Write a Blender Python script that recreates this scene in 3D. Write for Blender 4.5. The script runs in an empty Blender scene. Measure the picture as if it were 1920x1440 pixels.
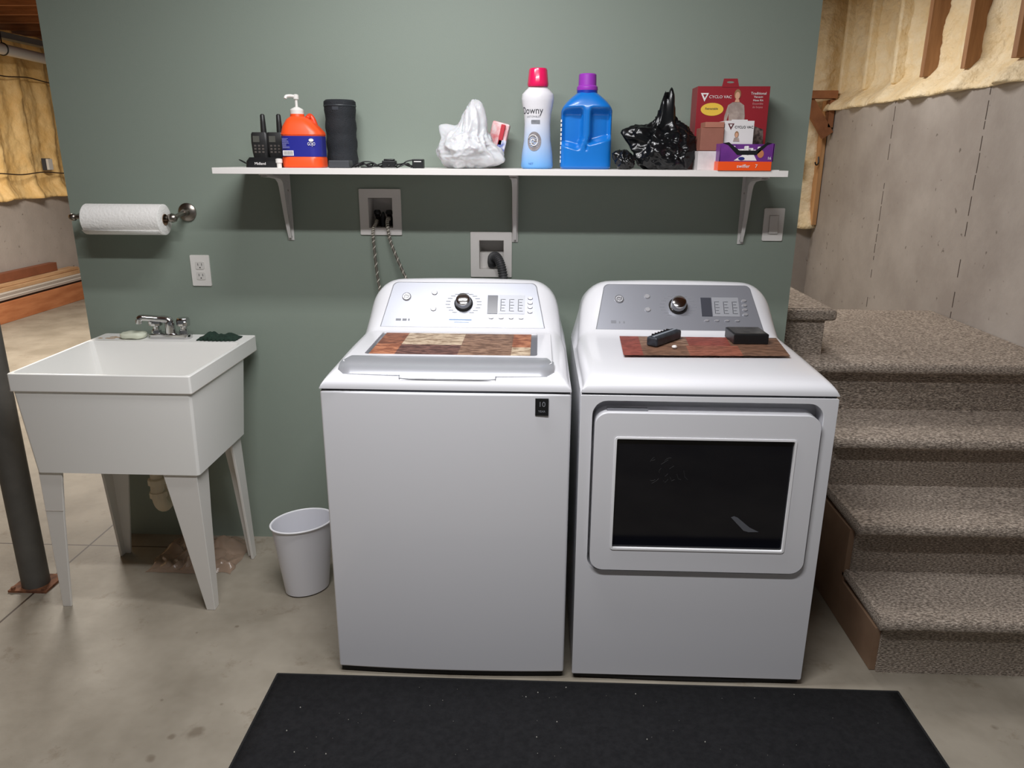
import bpy, bmesh, math, random
from mathutils import Vector, Matrix, noise, geometry
S = bpy.context.scene
C = S.collection
PI = math.pi

# ------------------------------------------------------------ camera
F, TH, PS, RO, CY, CH = 1403.4, 0.29494, 0.03549, 0.005066, -2.7612, 1.5204
fw = Vector((-math.sin(PS)*math.cos(TH), math.cos(PS)*math.cos(TH), -math.sin(TH)))
rt = Vector((math.cos(PS), math.sin(PS), 0)); up = rt.cross(fw)
r2 = rt*math.cos(RO)+up*math.sin(RO); u2 = -rt*math.sin(RO)+up*math.cos(RO)
cam = bpy.data.cameras.new('camera'); camo = bpy.data.objects.new('camera', cam); C.objects.link(camo)
cam.sensor_width = 36; cam.lens = F/1920*36; cam.clip_start = 0.02; cam.clip_end = 60
M = Matrix((r2, u2, -fw)).transposed().to_4x4(); M.translation = Vector((0, CY, CH))
camo.matrix_world = M
S.camera = camo
# ------------------------------------------------------------ light
w = bpy.data.worlds.new('world'); S.world = w; w.use_nodes = True
w.node_tree.nodes['Background'].inputs[0].default_value = (0.95, 0.97, 1.0, 1)
w.node_tree.nodes['Background'].inputs[1].default_value = 0.10
def area(name, loc, sx, sy, power, col=(1, 1, 1), rot=(0, 0, 0)):
    l = bpy.data.lights.new(name, 'AREA'); l.shape = 'RECTANGLE'; l.size = sx; l.size_y = sy
    l.energy = power; l.color = col
    o = bpy.data.objects.new(name, l); o.location = loc; o.rotation_euler = rot; C.objects.link(o)
    return o
area('ceiling_tube_near', (-0.22, -1.79, 2.5), 1.2, 0.10, 44, (.985, .985, 1))
area('ceiling_tube_front', (-0.40, -0.95, 2.5), 0.9, 0.10, 19, (.985, .985, 1))
area('ceiling_tube_left', (-3.3, 2.6, 2.5), 1.2, 0.3, 150, (1, .93, .84))
area('stair_fill', (0.9, 1.35, 2.55), 0.6, 0.6, 24, (1, .965, .93))  # unseen fill light, added to brighten the concrete wall by the stairs
S.view_settings.view_transform = 'Standard'
S.view_settings.look = 'None'
S.view_settings.gamma = 1
S.view_settings.exposure = 0.0
S.view_settings.use_curve_mapping = False

# ------------------------------------------------------------ materials
def lin(c):
    return tuple(((v/255)/12.92 if v/255 <= .04045 else ((v/255+.055)/1.055)**2.4) for v in c[:3])+(1,)
MATS = {}
def mat(name, col, rough=.5, metal=0, var=0, vscale=8, bump=0, bscale=60, stretch=None, col2=None, coat=0, spec=None, sss=0, detail=4, trans=0, dist=.004, tight=.15):
    if name in MATS: return MATS[name]
    m = bpy.data.materials.new(name); m.use_nodes = True; nt = m.node_tree; N = nt.nodes; L = nt.links
    b = N['Principled BSDF']; b.inputs['Base Color'].default_value = lin(col)
    b.inputs['Roughness'].default_value = rough; b.inputs['Metallic'].default_value = metal
    if coat: b.inputs['Coat Weight'].default_value = coat; b.inputs['Coat Roughness'].default_value = .08
    if spec is not None: b.inputs['Specular IOR Level'].default_value = spec
    if trans: b.inputs['Transmission Weight'].default_value = trans
    tc = N.new('ShaderNodeTexCoord'); mp = N.new('ShaderNodeMapping'); L.new(tc.outputs['Object'], mp.inputs[0])
    if stretch: mp.inputs['Scale'].default_value = stretch
    if var or col2:
        n = N.new('ShaderNodeTexNoise'); n.inputs['Scale'].default_value = vscale; n.inputs['Detail'].default_value = detail
        n.inputs['Roughness'].default_value = .6
        L.new(mp.outputs[0], n.inputs['Vector'])
        rp = N.new('ShaderNodeValToRGB'); c1 = lin(col)
        c2 = lin(col2) if col2 else tuple(v*(1-var) for v in c1[:3])+(1,)
        rp.color_ramp.elements[0].position = .5-tight; rp.color_ramp.elements[1].position = .5+tight
        rp.color_ramp.elements[0].color = c2; rp.color_ramp.elements[1].color = c1
        L.new(n.outputs['Fac'], rp.inputs[0]); L.new(rp.outputs[0], b.inputs['Base Color'])
    if bump:
        n2 = N.new('ShaderNodeTexNoise'); n2.inputs['Scale'].default_value = bscale; n2.inputs['Detail'].default_value = 3
        L.new(mp.outputs[0], n2.inputs['Vector'])
        bp = N.new('ShaderNodeBump'); bp.inputs['Strength'].default_value = bump; bp.inputs['Distance'].default_value = dist
        L.new(n2.outputs['Fac'], bp.inputs['Height']); L.new(bp.outputs[0], b.inputs['Normal'])
    MATS[name] = m
    return m

# ------------------------------------------------------------ mesh helpers
def finish(name, bm, m, parent=None, smooth=None, bevel=0, seg=2, loc=None):
    bmesh.ops.recalc_face_normals(bm, faces=bm.faces)
    me = bpy.data.meshes.new(name); bm.to_mesh(me); bm.free()
    ms = m if isinstance(m, (list, tuple)) else [m]
    for x in ms: me.materials.append(x)
    o = bpy.data.objects.new(name, me); C.objects.link(o)
    if smooth:
        me.shade_smooth()
        if smooth is not True:
            es = me.edges; 
            try: me.set_sharp_from_angle(angle=smooth)
            except Exception: pass
    if bevel:
        md = o.modifiers.new('bevel', 'BEVEL'); md.width = bevel; md.segments = seg; md.limit_method = 'ANGLE'; md.angle_limit = .6
        me.shade_smooth()
        try: me.set_sharp_from_angle(angle=.6)
        except Exception: pass
        md.harden_normals = True
    if parent is not None:
        o.parent = parent
        if loc is None: o.matrix_parent_inverse = pinv(parent)
    if loc is not None: o.location = loc
    return o
def pinv(p):
    m = Matrix.LocRotScale(p.location, p.rotation_euler, p.scale)
    if p.parent is not None: m = Matrix.LocRotScale(p.parent.location, p.parent.rotation_euler, p.parent.scale) @ p.matrix_parent_inverse @ m if False else m
    return m.inverted()
def tag(o, label=None, cat=None, group=None, kind=None):
    if label: o['label'] = label
    if cat: o['category'] = cat
    if group: o['group'] = group
    if kind: o['kind'] = kind
    return o
def thing(name, label, cat, loc=(0, 0, 0), group=None):
    o = bpy.data.objects.new(name, None); C.objects.link(o); o.location = loc; o.empty_display_size = .05
    return tag(o, label, cat, group)
def box(bm, x0, x1, y0, y1, z0, z1, mi=0):
    vs = [bm.verts.new(p) for p in ((x0,y0,z0),(x1,y0,z0),(x1,y1,z0),(x0,y1,z0),(x0,y0,z1),(x1,y0,z1),(x1,y1,z1),(x0,y1,z1))]
    for f in ((0,3,2,1),(4,5,6,7),(0,1,5,4),(1,2,6,5),(2,3,7,6),(3,0,4,7)):
        fc = bm.faces.new([vs[i] for i in f]); fc.material_index = mi
    return vs
def NB(): return bmesh.new()
def boxo(name, m, x0, x1, y0, y1, z0, z1, parent=None, bevel=0, seg=2):
    bm = NB(); box(bm, x0, x1, y0, y1, z0, z1); return finish(name, bm, m, parent, bevel=bevel, seg=seg)
def loft(bm, rings, cap=True, closed=True, mi=0):
    R = [[bm.verts.new(p) for p in r] for r in rings]; n = len(R[0])
    for a, b in zip(R, R[1:]):
        for i in range(n if closed else n-1):
            j = (i+1) % n
            f = bm.faces.new((a[i], a[j], b[j], b[i])); f.material_index = mi
    if cap:
        for r in (R[0], R[-1]):
            try: f = bm.faces.new(r); f.material_index = mi
            except Exception: pass
    return R
def lathe(bm, prof, cx=0, cy=0, n=40, sx=1, sy=1, cap=True, mi=0, rot=0):
    rings = []
    for r, z in prof:
        ring = []
        for i in range(n):
            a = 2*PI*i/n; x = r*math.cos(a)*sx; y = r*math.sin(a)*sy
            ring.append((cx+x*math.cos(rot)-y*math.sin(rot), cy+x*math.sin(rot)+y*math.cos(rot), z))
        rings.append(ring)
    return loft(bm, rings, cap, mi=mi)
def tube(bm, pts, r, n=10, cap=True, mi=0, rr=None):
    pts = [Vector(p) for p in pts]; rings = []; prev = None
    for i, p in enumerate(pts):
        t = (pts[min(i+1, len(pts)-1)]-pts[max(i-1, 0)]).normalized()
        if prev is None:
            a = Vector((0, 0, 1)) if abs(t.z) < .9 else Vector((1, 0, 0)); u = t.cross(a).normalized()
        else:
            u = (prev-t*prev.dot(t)).normalized()
        prev = u; v = t.cross(u); q = rr[i] if rr else r
        rings.append([p+u*q*math.cos(2*PI*k/n)+v*q*math.sin(2*PI*k/n) for k in range(n)])
    loft(bm, rings, cap, mi=mi)
def spline(pts, n=8):
    P = [Vector(p) for p in pts]; P = [P[0]*2-P[1]]+P+[P[-1]*2-P[-2]]; out = []
    for i in range(1, len(P)-2):
        for k in range(n):
            t = k/n; a, b, c, d = P[i-1:i+3]
            out.append(.5*((2*b)+(c-a)*t+(2*a-5*b+4*c-d)*t*t+(3*b-a-3*c+d)*t**3))
    out.append(P[-2]); return out
def rrect(x0, x1, y0, y1, r, n=6):
    out = []
    for cx, cy, a0 in ((x1-r, y1-r, 0), (x0+r, y1-r, PI/2), (x0+r, y0+r, PI), (x1-r, y0+r, 1.5*PI)):
        for k in range(n+1):
            a = a0+PI/2*k/n; out.append((cx+r*math.cos(a), cy+r*math.sin(a)))
    return out
def fill(bm, loops, y, mi=0):
    """loops in (x, z), filled at depth y; holes allowed"""
    tri = geometry.tessellate_polygon([[Vector((p[0], p[1], 0)) for p in l] for l in loops])
    flat = [p for l in loops for p in l]; vs = [bm.verts.new((p[0], y, p[1])) for p in flat]
    for t in tri:
        try: f = bm.faces.new([vs[i] for i in t]); f.material_index = mi
        except Exception: pass
    out = []; k = 0
    for l in loops: out.append(vs[k:k+len(l)]); k += len(l)
    return out
def slab(bm, loops, y0, y1, mi=0):
    a = fill(bm, loops, y0, mi); b = fill(bm, loops, y1, mi)
    for la, lb in zip(a, b):
        n = len(la)
        for i in range(n):
            f = bm.faces.new((la[i], la[(i+1) % n], lb[(i+1) % n], lb[i])); f.material_index = mi
def rect(x0, x1, z0, z1): return [(x0, z0), (x1, z0), (x1, z1), (x0, z1)]
def ell(cx, cz, a, b, n=28): return [(cx+a*math.cos(2*PI*k/n), cz+b*math.sin(2*PI*k/n)) for k in range(n)]
def poly(name, m, pts, y, parent, th=.0006):
    bm = NB(); slab(bm, [pts], y-th, y); return finish(name, bm, m, parent)
def text(s, size, name, m, mtx, parent=None, xscale=1, warp=None, th=0.0003):
    cu = bpy.data.curves.new('t', 'FONT'); cu.body = s; cu.size = size; cu.align_x = 'CENTER'; cu.align_y = 'CENTER'
    cu.extrude = th; cu.resolution_u = 3
    o = bpy.data.objects.new('t', cu); C.objects.link(o)
    dg = bpy.context.evaluated_depsgraph_get(); me = bpy.data.meshes.new_from_object(o.evaluated_get(dg))
    bpy.data.objects.remove(o); bpy.data.curves.remove(cu)
    me.materials.clear(); me.materials.append(m); me.name = name
    for v in me.vertices:
        p = Vector((v.co.x*xscale, v.co.y, v.co.z))
        if warp: p = warp(p)
        v.co = mtx @ p
    r = bpy.data.objects.new(name, me); C.objects.link(r)
    if parent is not None: r.parent = parent; r.matrix_parent_inverse = pinv(parent)
    return r
def face_front(x, y, z, rot=0):   # text plane facing -y
    return Matrix.Translation((x, y, z)) @ Matrix.Rotation(rot, 4, 'Y') @ Matrix.Rotation(PI/2, 4, 'X')
def smooth(a, b, x):
    t = max(0, min(1, (x-a)/(b-a))); return t*t*(3-2*t)

# palette
white_enamel = mat('white_enamel', (226, 226, 230), .28, coat=.4)
grey_gap = mat('dark_gap', (22, 22, 24), .7)
plastic_white = mat('plastic_white', (222, 219, 214), .42)
chrome = mat('chrome', (205, 205, 205), .12, 1)
nickel = mat('brushed_nickel', (150, 143, 135), .3, 1)
silver = mat('silver_panel', (152, 154, 162), .38, .48)
black_plastic = mat('black_plastic', (24, 25, 27), .4, var=.3, vscale=40)
print_dark = mat('print_dark', (60, 62, 68), .6)
print_grey = mat('print_grey', (128, 130, 136), .6)
print_white = mat('print_white', (235, 232, 230), .6)

# ============================================================ SETTING
# floor
def floor_mat():
    m = mat('concrete_floor', (157, 149, 135), .6, col2=(133, 125, 111), vscale=3.2, bump=.25, bscale=35)
    nt = m.node_tree; N = nt.nodes; L = nt.links; b = N['Principled BSDF']
    src = b.inputs['Base Color'].links[0].from_socket
    tc = [n for n in N if n.type == 'TEX_COORD'][0]
    # stains
    n3 = N.new('ShaderNodeTexNoise'); n3.inputs['Scale'].default_value = 7; n3.inputs['Detail'].default_value = 6; n3.inputs['Roughness'].default_value = .75
    L.new(tc.outputs['Object'], n3.inputs['Vector'])
    r3 = N.new('ShaderNodeValToRGB'); r3.color_ramp.elements[0].position = .30; r3.color_ramp.elements[1].position = .42
    r3.color_ramp.elements[0].color = (.62, .55, .48, 1); r3.color_ramp.elements[1].color = (1, 1, 1, 1)
    L.new(n3.outputs['Fac'], r3.inputs[0])
    mx = N.new('ShaderNodeMixRGB'); mx.blend_type = 'MULTIPLY'; mx.inputs[0].default_value = .7
    L.new(src, mx.inputs[1]); L.new(r3.outputs[0], mx.inputs[2])
    # saw-cut joints
    sp = N.new('ShaderNodeSeparateXYZ'); L.new(tc.outputs['Object'], sp.inputs[0])
    def line(sock, c, w):
        a = N.new('ShaderNodeMath'); a.operation = 'SUBTRACT'; L.new(sp.outputs[sock], a.inputs[0]); a.inputs[1].default_value = c
        d = N.new('ShaderNodeMath'); d.operation = 'ABSOLUTE'; L.new(a.outputs[0], d.inputs[0])
        e = N.new('ShaderNodeMath'); e.operation = 'LESS_THAN'; L.new(d.outputs[0], e.inputs[0]); e.inputs[1].default_value = w
        return e
    l1 = line(1, -.105, .0035); l2 = line(0, -1.81, .004)
    g = N.new('ShaderNodeMath'); g.operation = 'LESS_THAN'; L.new(sp.outputs[0], g.inputs[0]); g.inputs[1].default_value = -1.45
    l1b = N.new('ShaderNodeMath'); l1b.operation = 'MULTIPLY'; L.new(l1.outputs[0], l1b.inputs[0]); L.new(g.outputs[0], l1b.inputs[1])
    h = N.new('ShaderNodeMath'); h.operation = 'MAXIMUM'; L.new(l1b.outputs[0], h.inputs[0]); L.new(l2.outputs[0], h.inputs[1])
    base_out = mx.outputs[0]
    nz = N.new('ShaderNodeTexNoise'); nz.inputs['Scale'].default_value = 22; L.new(tc.outputs['Object'], nz.inputs['Vector'])
    for (sx_, sy_, rad) in ((-.925, -1.095, .030), (-.985, -1.12, .010), (-1.00, -1.20, .014), (-.90, -.99, .007), (-1.08, -.98, .006), (1.29, -.99, .012), (-1.00, -.62, .006), (-1.12, -.66, .005)):
        vd = N.new('ShaderNodeVectorMath'); vd.operation = 'DISTANCE'; L.new(tc.outputs['Object'], vd.inputs[0]); vd.inputs[1].default_value = (sx_, sy_, 0)
        ad = N.new('ShaderNodeMath'); ad.operation = 'MULTIPLY_ADD'; L.new(nz.outputs['Fac'], ad.inputs[0]); ad.inputs[1].default_value = rad*3.2; L.new(vd.outputs['Value'], ad.inputs[2])
        mr = N.new('ShaderNodeMapRange'); L.new(ad.outputs[0], mr.inputs[0]); mr.inputs[1].default_value = rad*1.9; mr.inputs[2].default_value = rad*2.7; mr.inputs[3].default_value = .5; mr.inputs[4].default_value = 0
        mm = N.new('ShaderNodeMixRGB'); L.new(mr.outputs[0], mm.inputs[0]); L.new(base_out, mm.inputs[1]); mm.inputs[2].default_value = lin((84, 68, 50)); base_out = mm.outputs[0]
    m2 = N.new('ShaderNodeMixRGB'); L.new(h.outputs[0], m2.inputs[0]); L.new(base_out, m2.inputs[1]); m2.inputs[2].default_value = lin((62, 50, 42))
    L.new(m2.outputs[0], b.inputs['Base Color'])
    return m
bm = NB(); box(bm, -5.4, 2.2, -5.2, 9.2, -.1, 0)
tag(finish('floor', bm, floor_mat()), kind='structure')
# green partition with two holes for the recessed boxes
green = mat('green_paint', (136, 147, 136), .55, bump=.06, bscale=220)
WL, WR = -1.73, .92
HB1 = (-.622, -.533, 1.269, 1.377); HB2 = (-.221, -.130, 1.122, 1.229)
bm = NB(); slab(bm, [rect(WL, WR, 0, 2.62), rect(*HB1), rect(*HB2)], 0, .12)
tag(finish('wall_back', bm, green), kind='structure')

# concrete
def concrete(name, c1, c2):
    m = mat(name, c1, .75, col2=c2, vscale=2.2, bump=.35, bscale=45, detail=6)
    nt = m.node_tree; N = nt.nodes; L = nt.links; b = N['Principled BSDF']; src = b.inputs['Base Color'].links[0].from_socket
    tc = [n for n in N if n.type == 'TEX_COORD'][0]
    n3 = N.new('ShaderNodeTexNoise'); n3.inputs['Scale'].default_value = 26; n3.inputs['Detail'].default_value = 2
    L.new(tc.outputs['Object'], n3.inputs['Vector'])
    r3 = N.new('ShaderNodeValToRGB'); r3.color_ramp.elements[0].position = .24; r3.color_ramp.elements[1].position = .30
    r3.color_ramp.elements[0].color = (.35, .32, .3, 1); r3.color_ramp.elements[1].color = (1, 1, 1, 1)
    L.new(n3.outputs['Fac'], r3.inputs[0])
    mx = N.new('ShaderNodeMixRGB'); mx.blend_type = 'MULTIPLY'; mx.inputs[0].default_value = .8
    L.new(src, mx.inputs[1]); L.new(r3.outputs[0], mx.inputs[2]); L.new(mx.outputs[0], b.inputs['Base Color'])
    return m
conc = concrete('foundation_concrete', (178, 171, 165), (156, 148, 142))
seam_m = mat('form_seam', (88, 78, 72), .9)
foam_m = mat('spray_foam', (250, 234, 200), .6, col2=(242, 218, 172), vscale=9, bump=.9, bscale=30, dist=.015)
stud_m = mat('stud_wood', (176, 132, 94), .7, col2=(150, 108, 74), vscale=6, stretch=(6, 6, .6))
RX = 1.99
bm = NB(); box(bm, RX, RX+.2, -1.0, 3.1, 0, 1.84)
wr = tag(finish('wall_right', bm, conc), kind='structure')
# board-form seams: pitted, slightly broken vertical lines
random.seed(4)
for yy, top in ((1.80, 1.83), (.87, 1.83), (-.06, 1.83)):
    bm = NB(); z = .02
    while z < top:
        h = random.uniform(.02, .09)
        if random.random() < .75:
            j = random.uniform(-.002, .002); box(bm, RX-.0015, RX+.01, yy+j-.0022, yy+j+.0022, z, min(top, z+h))
        z += h+random.uniform(.005, .03)
    finish('form_seam', bm, seam_m, wr)
# foam between studs (side wall), a bulgy heightfield
FOAM_M = [foam_m]
def foam_sheet(name, parent, y0, y1, z0, z1, base, bulge, bays, wav=0, axis='x', nx=None, nz=60, seed=0, sgn=-1, edge=.05):
    """axis x: sheet lies in plane x=base, protrudes sgn; bays = stud positions"""
    bm = NB(); ny = nx or int((y1-y0)/.015); rows = []
    for k in range(nz+1):
        row = []
        for i in range(ny+1):
            y = y0+(y1-y0)*i/ny; z = z0+(z1-z0)*k/nz
            d = min([abs(y-b) for b in bays]) if bays else .2
            hump = smooth(0, .13, d)
            bottom = 1-smooth(.0, .16, z-z0)
            n1 = noise.fractal(Vector((y*5+seed, z*2.2, seed)), 1, 2, 4)
            n2 = noise.fractal(Vector((y*16, z*12, seed+3)), 1, 2, 3)
            n3 = noise.voronoi(Vector((y*24, z*22, seed)))[0]
            p = bulge*(1-hump)*.6+bulge*.25*n1+.010*n2+.012*(n3[1]-n3[0])+bottom*edge
            if k == 0: zz = z+wav*noise.noise(Vector((y*6, seed, 0)))
            else: zz = z
            row.append(bm.verts.new((base+sgn*p, y, zz) if axis == 'x' else (y, base+sgn*p, zz)))
        rows.append(row)
    for a, b in zip(rows, rows[1:]):
        for i in range(ny): bm.faces.new((a[i], a[i+1], b[i+1], b[i]))
    # underside lip back to the wall
    lip = [bm.verts.new((base-sgn*.03, v.co.y, v.co.z) if axis == 'x' else (v.co.x, base-sgn*.03, v.co.z)) for v in rows[0]]
    for i in range(ny): bm.faces.new((lip[i], lip[i+1], rows[0][i+1], rows[0][i]))
    return finish(name, bm, FOAM_M[0], parent, smooth=True)
studs = [.735+.402*k for k in range(-4, 6)]
foam_sheet('spray_foam', wr, -1.0, 3.1, 1.83, 2.62, RX+.115, .085, studs, .008, seed=2, edge=.125)
for k, y in enumerate(studs):
    bm = NB(); d = 0 if y < 1.8 else .02
    box(bm, RX-.005+d, RX+.15, y-.019, y+.019, 1.93, 2.62)
    finish('stud', bm, stud_m if y < 1.75 else foam_m, wr, bevel=.002 if y < 1.75 else .012)
boxo('sheathing', mat('foam_back', (205, 165, 105), .8), RX+.18, RX+.22, -1.0, 3.1, 1.84, 2.62, wr)
# rear wall behind the stairs
RY = 2.9
bm = NB(); box(bm, .3, RX+.02, RY, RY+.2, 0, 1.04)
wre = tag(finish('wall_rear', bm, conc), kind='structure')
foam_sheet('spray_foam', wre, .3, RX+.16, 1.04, 2.62, RY+.02, .07, [.5, .9, 1.3, 1.62, 1.95], .02, axis='y', seed=9, nz=80, edge=.05)
for x in (.9, 1.3, 1.70): boxo('stud', foam_m, x-.022, x+.022, RY-.035, RY+.12, 1.08, 2.62, wre, .010)
boxo('stud', mat('light_stud', (206, 160, 112), .7, col2=(186, 138, 92), vscale=6, stretch=(6, 6, .6)), 1.955, 1.985, RY-.10, RY+.12, 1.06, 1.90, wre, .002)
boxo('sheathing', MATS['foam_back'], .3, RX+.18, RY+.16, RY+.2, 1.04, 2.62, wre)

# left foundation wall
LX = -5.2
bm = NB(); box(bm, LX-.2, LX, -5.2, 9.2, 0, 1.10)
wl = tag(finish('wall_left', bm, concrete('foundation_concrete_left', (182, 172, 164), (166, 156, 148))), kind='structure')
FOAM_M[0] = mat('spray_foam_amber', (250, 214, 150), .6, col2=(240, 196, 124), vscale=6, bump=.8, bscale=20, dist=.012)
lst = [3.3+.42*k for k in range(0, 8)]
foam_sheet('spray_foam', wl, 3.0, 6.2, 1.09, 2.66, LX-.02, .10, lst, .05, axis='x', seed=5, sgn=1, edge=.07)
foam_sheet('spray_foam', wl, -5.2, 3.0, 1.09, 2.66, LX-.02, .10, [-4.9+.42*k for k in range(19)], .05, axis='x', seed=15, sgn=1, edge=.07, nx=160, nz=24)
foam_sheet('spray_foam', wl, 6.2, 9.2, 1.09, 2.66, LX-.02, .10, [6.2+.42*k for k in range(8)], .05, axis='x', seed=15, sgn=1, edge=.07, nx=60, nz=24)
# far wall and ceiling
bm = NB(); box(bm, -5.4, .5, 9.0, 9.2, 0, 2.7); tag(finish('wall_far', bm, conc), kind='structure')
joist_m = mat('joist_wood', (150, 98, 62), .7, col2=(120, 74, 44), vscale=5, stretch=(.8, 6, 6))
bm = NB(); box(bm, -5.4, 2.2, -5.2, 9.2, 2.86, 2.9); ceil = tag(finish('ceiling', bm, joist_m), kind='structure')
for k in range(34):
    y = -4.9+.41*k; boxo('joist', joist_m, -5.4, 2.2, y-.02, y+.02, 2.66, 2.86, ceil)

# ============================================================ STAIRS
def carpet_mat():
    m = bpy.data.materials.new('carpet'); m.use_nodes = True; nt = m.node_tree; N = nt.nodes; L = nt.links; b = N['Principled BSDF']
    b.inputs['Roughness'].default_value = .95; b.inputs['Specular IOR Level'].default_value = .1
    tc = N.new('ShaderNodeTexCoord'); mp = N.new('ShaderNodeMapping'); mp.inputs['Scale'].default_value = (.45, 1, 1.6)
    L.new(tc.outputs['Object'], mp.inputs[0])
    n = N.new('ShaderNodeTexNoise'); n.inputs['Scale'].default_value = 230; n.inputs['Detail'].default_value = 2; L.new(mp.outputs[0], n.inputs['Vector'])
    r = N.new('ShaderNodeValToRGB'); e = r.color_ramp.elements
    e[0].position = .34; e[0].color = lin((112, 103, 95)); e[1].position = .66; e[1].color = lin((212, 198, 184))
    q = e.new(.5); q.color = lin((164, 151, 138))
    L.new(n.outputs['Fac'], r.inputs[0]); L.new(r.outputs[0], b.inputs['Base Color'])
    bp = N.new('ShaderNodeBump'); bp.inputs['Strength'].default_value = 1; bp.inputs['Distance'].default_value = .006
    L.new(n.outputs['Fac'], bp.inputs['Height']); L.new(bp.outputs[0], b.inputs['Normal'])
    return m
carpet = carpet_mat()
st = thing('carpeted_staircase', 'grey-brown looped carpet stairs rising to a landing right of the dryer', 'stairs', (1.5, -.76, 0))
def step_part(name, x0, x1, yr, yb, z0, z1, over=.03, parent=st, wrap=.018):
    """riser at yr, tread to yb, rounded carpet nose"""
    prof = [(yr, z0), (yr, z1-.05), (yr-.004, z1-.045)]
    cy, cz, r = yr-over+.022, z1-.022, .022
    for k in range(9):
        a = -PI/2-PI*k/8*1.0
        prof.append((cy+r*math.cos(a), cz+r*math.sin(a)))
    prof += [(yb, z1), (yb, z0)]
    bm = NB(); n = 24; rings = []
    xs = [x0+(x1-x0)*i/n for i in range(n+1)]
    for x in xs: rings.append([(x, p[0]+.0015*noise.noise(Vector((x*9, p[0]*5, p[1]*9))), p[1]+.0015*noise.noise(Vector((x*8, 3, p[0]*8)))) for p in prof])
    loft(bm, rings)
    # carpet wrapped over the open left end of the tread
    if wrap:
        pr = [p for p in prof if p[1] > z1-.046]; pr = [(yb, z1-.03)]+[q for q in pr[1:]]
        loft(bm, [[(x0-wrap*f, p[0]+g*(.5 if p[0] < yr else 0), z1-.022+(p[1]-z1+.022)*k) for p in pr] for f, g, k in ((0, 0, 1), (.7, .004, 1), (1, .014, .35))])
    return finish(name, bm, carpet, parent, smooth=.9)
rise = .196
step_part('step', 1.06, RX-.004, -.765, -.48, 0, rise, .022)
step_part('step', 1.06, RX-.004, -.50, -.20, 0, 2*rise, .055)
step_part('step', 1.06, RX-.004, -.235, .06, 0, 3*rise, .055)
step_part('landing', .97, RX-.004, .045, 1.05, 0, 4*rise, .055, wrap=0)
# upper step turning left behind the green wall: riser faces +x
bm = NB(); prof = [(1.108, .784), (1.108, .915), (1.113, .920)]
for k in range(9):
    a = -PI/2+PI*k/8; prof.append((1.126+.023*math.cos(a), .943+.023*math.sin(a)))
prof += [(.90, .966), (.90, .784)]
rings = [[(p[0], y, p[1]) for p in prof] for y in (.125, .4, .7, 1.05)]
loft(bm, rings); finish('upper_step', bm, carpet, st, smooth=.9)
bm = NB(); box(bm, .93, 1.148, .104, .14, .920, .964); finish('nosing', bm, carpet, st, bevel=.014)
# closing side board of the stairs
bm = NB(); side = [(-.755, .002), (-.755, .15), (-.49, .15), (-.49, .345), (-.225, .345), (-.225, .54), (.06, .54), (.06, .73), (.10, .73), (.10, .002)]
rings = [[(x, p[0], p[1]) for p in side] for x in (1.042, 1.0595)]
loft(bm, rings); finish('side_board', bm, mat('side_board', (150, 122, 98), .7, col2=(128, 100, 78), vscale=4), st)

# ============================================================ POST
post_m = mat('grey_post_paint', (88, 86, 82), .5, var=.2, vscale=14)
t = thing('steel_post', 'dark grey round steel support post with a rusty base plate left of the laundry sink', 'post', (-1.83, -.40, 0))
bm = NB(); lathe(bm, [(.046, .008), (.046, 2.655)], -1.835, -.40, 32); finish('pole', bm, post_m, t, smooth=.6)
boxo('base_plate', mat('rust', (150, 98, 66), .85, col2=(96, 60, 42), vscale=30, bump=.4), -1.905, -1.765, -.455, -.335, 0, .008, t)
for x, y in ((-1.892, -.443), (-1.778, -.443)):
    bm = NB(); lathe(bm, [(.008, .008), (.008, .016)], x, y, 6); finish('anchor_bolt', bm, MATS['rust'], t)

# ============================================================ WASHER AND DRYER
CAPPROF = [(-.838, .916, .343, .004), (-.838, .926, .343, .012), (-.834, .936, .341, .02), (-.825, .944, .339, .026), (-.808, .950, .337, .030),
           (-.77, .955, .336, .034), (-.70, .958, .336, .036), (-.6, .960, .337, .036), (-.5, .962, .337, .036), (-.42, .964, .336, .038), (-.385, .967, .335, .042),
           (-.367, .974, .333, .05), (-.352, .984, .331, .06), (-.32, 1.022, .328, .08), (-.29, 1.058, .325, .094), (-.262, 1.091, .322, .10),
           (-.247, 1.106, .320, .10), (-.234, 1.114, .318, .10), (-.215, 1.117, .317, .10), (-.18, 1.113, .317, .10), (-.155, 1.10, .318, .09), (-.15, 1.06, .32, .07), (-.15, .93, .33, .01)]
def cap_mesh(cx, front=None):
    bm = NB(); rings = []
    for y, zt, w_, r in CAPPROF:
        ring = [(cx-.343, y, .914)]; side = []
        z0 = zt-r
        for k in range(4): 
            f = k/3; side.append((.343+(w_-.343)*f, .914+(max(z0, .9145)-.914)*f))
        for k in range(1, 11):
            a = PI/2*k/10; side.append((w_-r+r*math.cos(a), z0+r*math.sin(a)))
        half = [(s, max(z, .9145)) for s, z in side]
        ring = [(cx-s, y, z) for s, z in half]
        for f in (.8, .6, .4, .2, 0, -.2, -.4, -.6, -.8): ring.append((cx-(w_-r)*f, y, zt+ (0.004*(1-f*f) if -.24 <= y <= -.15 and zt > 1.08 else 0)))
        ring += [(cx+s, y, z) for s, z in reversed(half)]
        rings.append(ring)
    loft(bm, rings, cap=True, closed=True)
    return bm
PA = Vector((-.355, .9805)); PB = Vector((-.243, 1.1105))
PN = Vector((0, -(PB-PA).y, (PB-PA).x)).normalized()
PT = Vector((0, (PB-PA).x, (PB-PA).y)).normalized(); PLEN = (PB-PA).length
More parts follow.
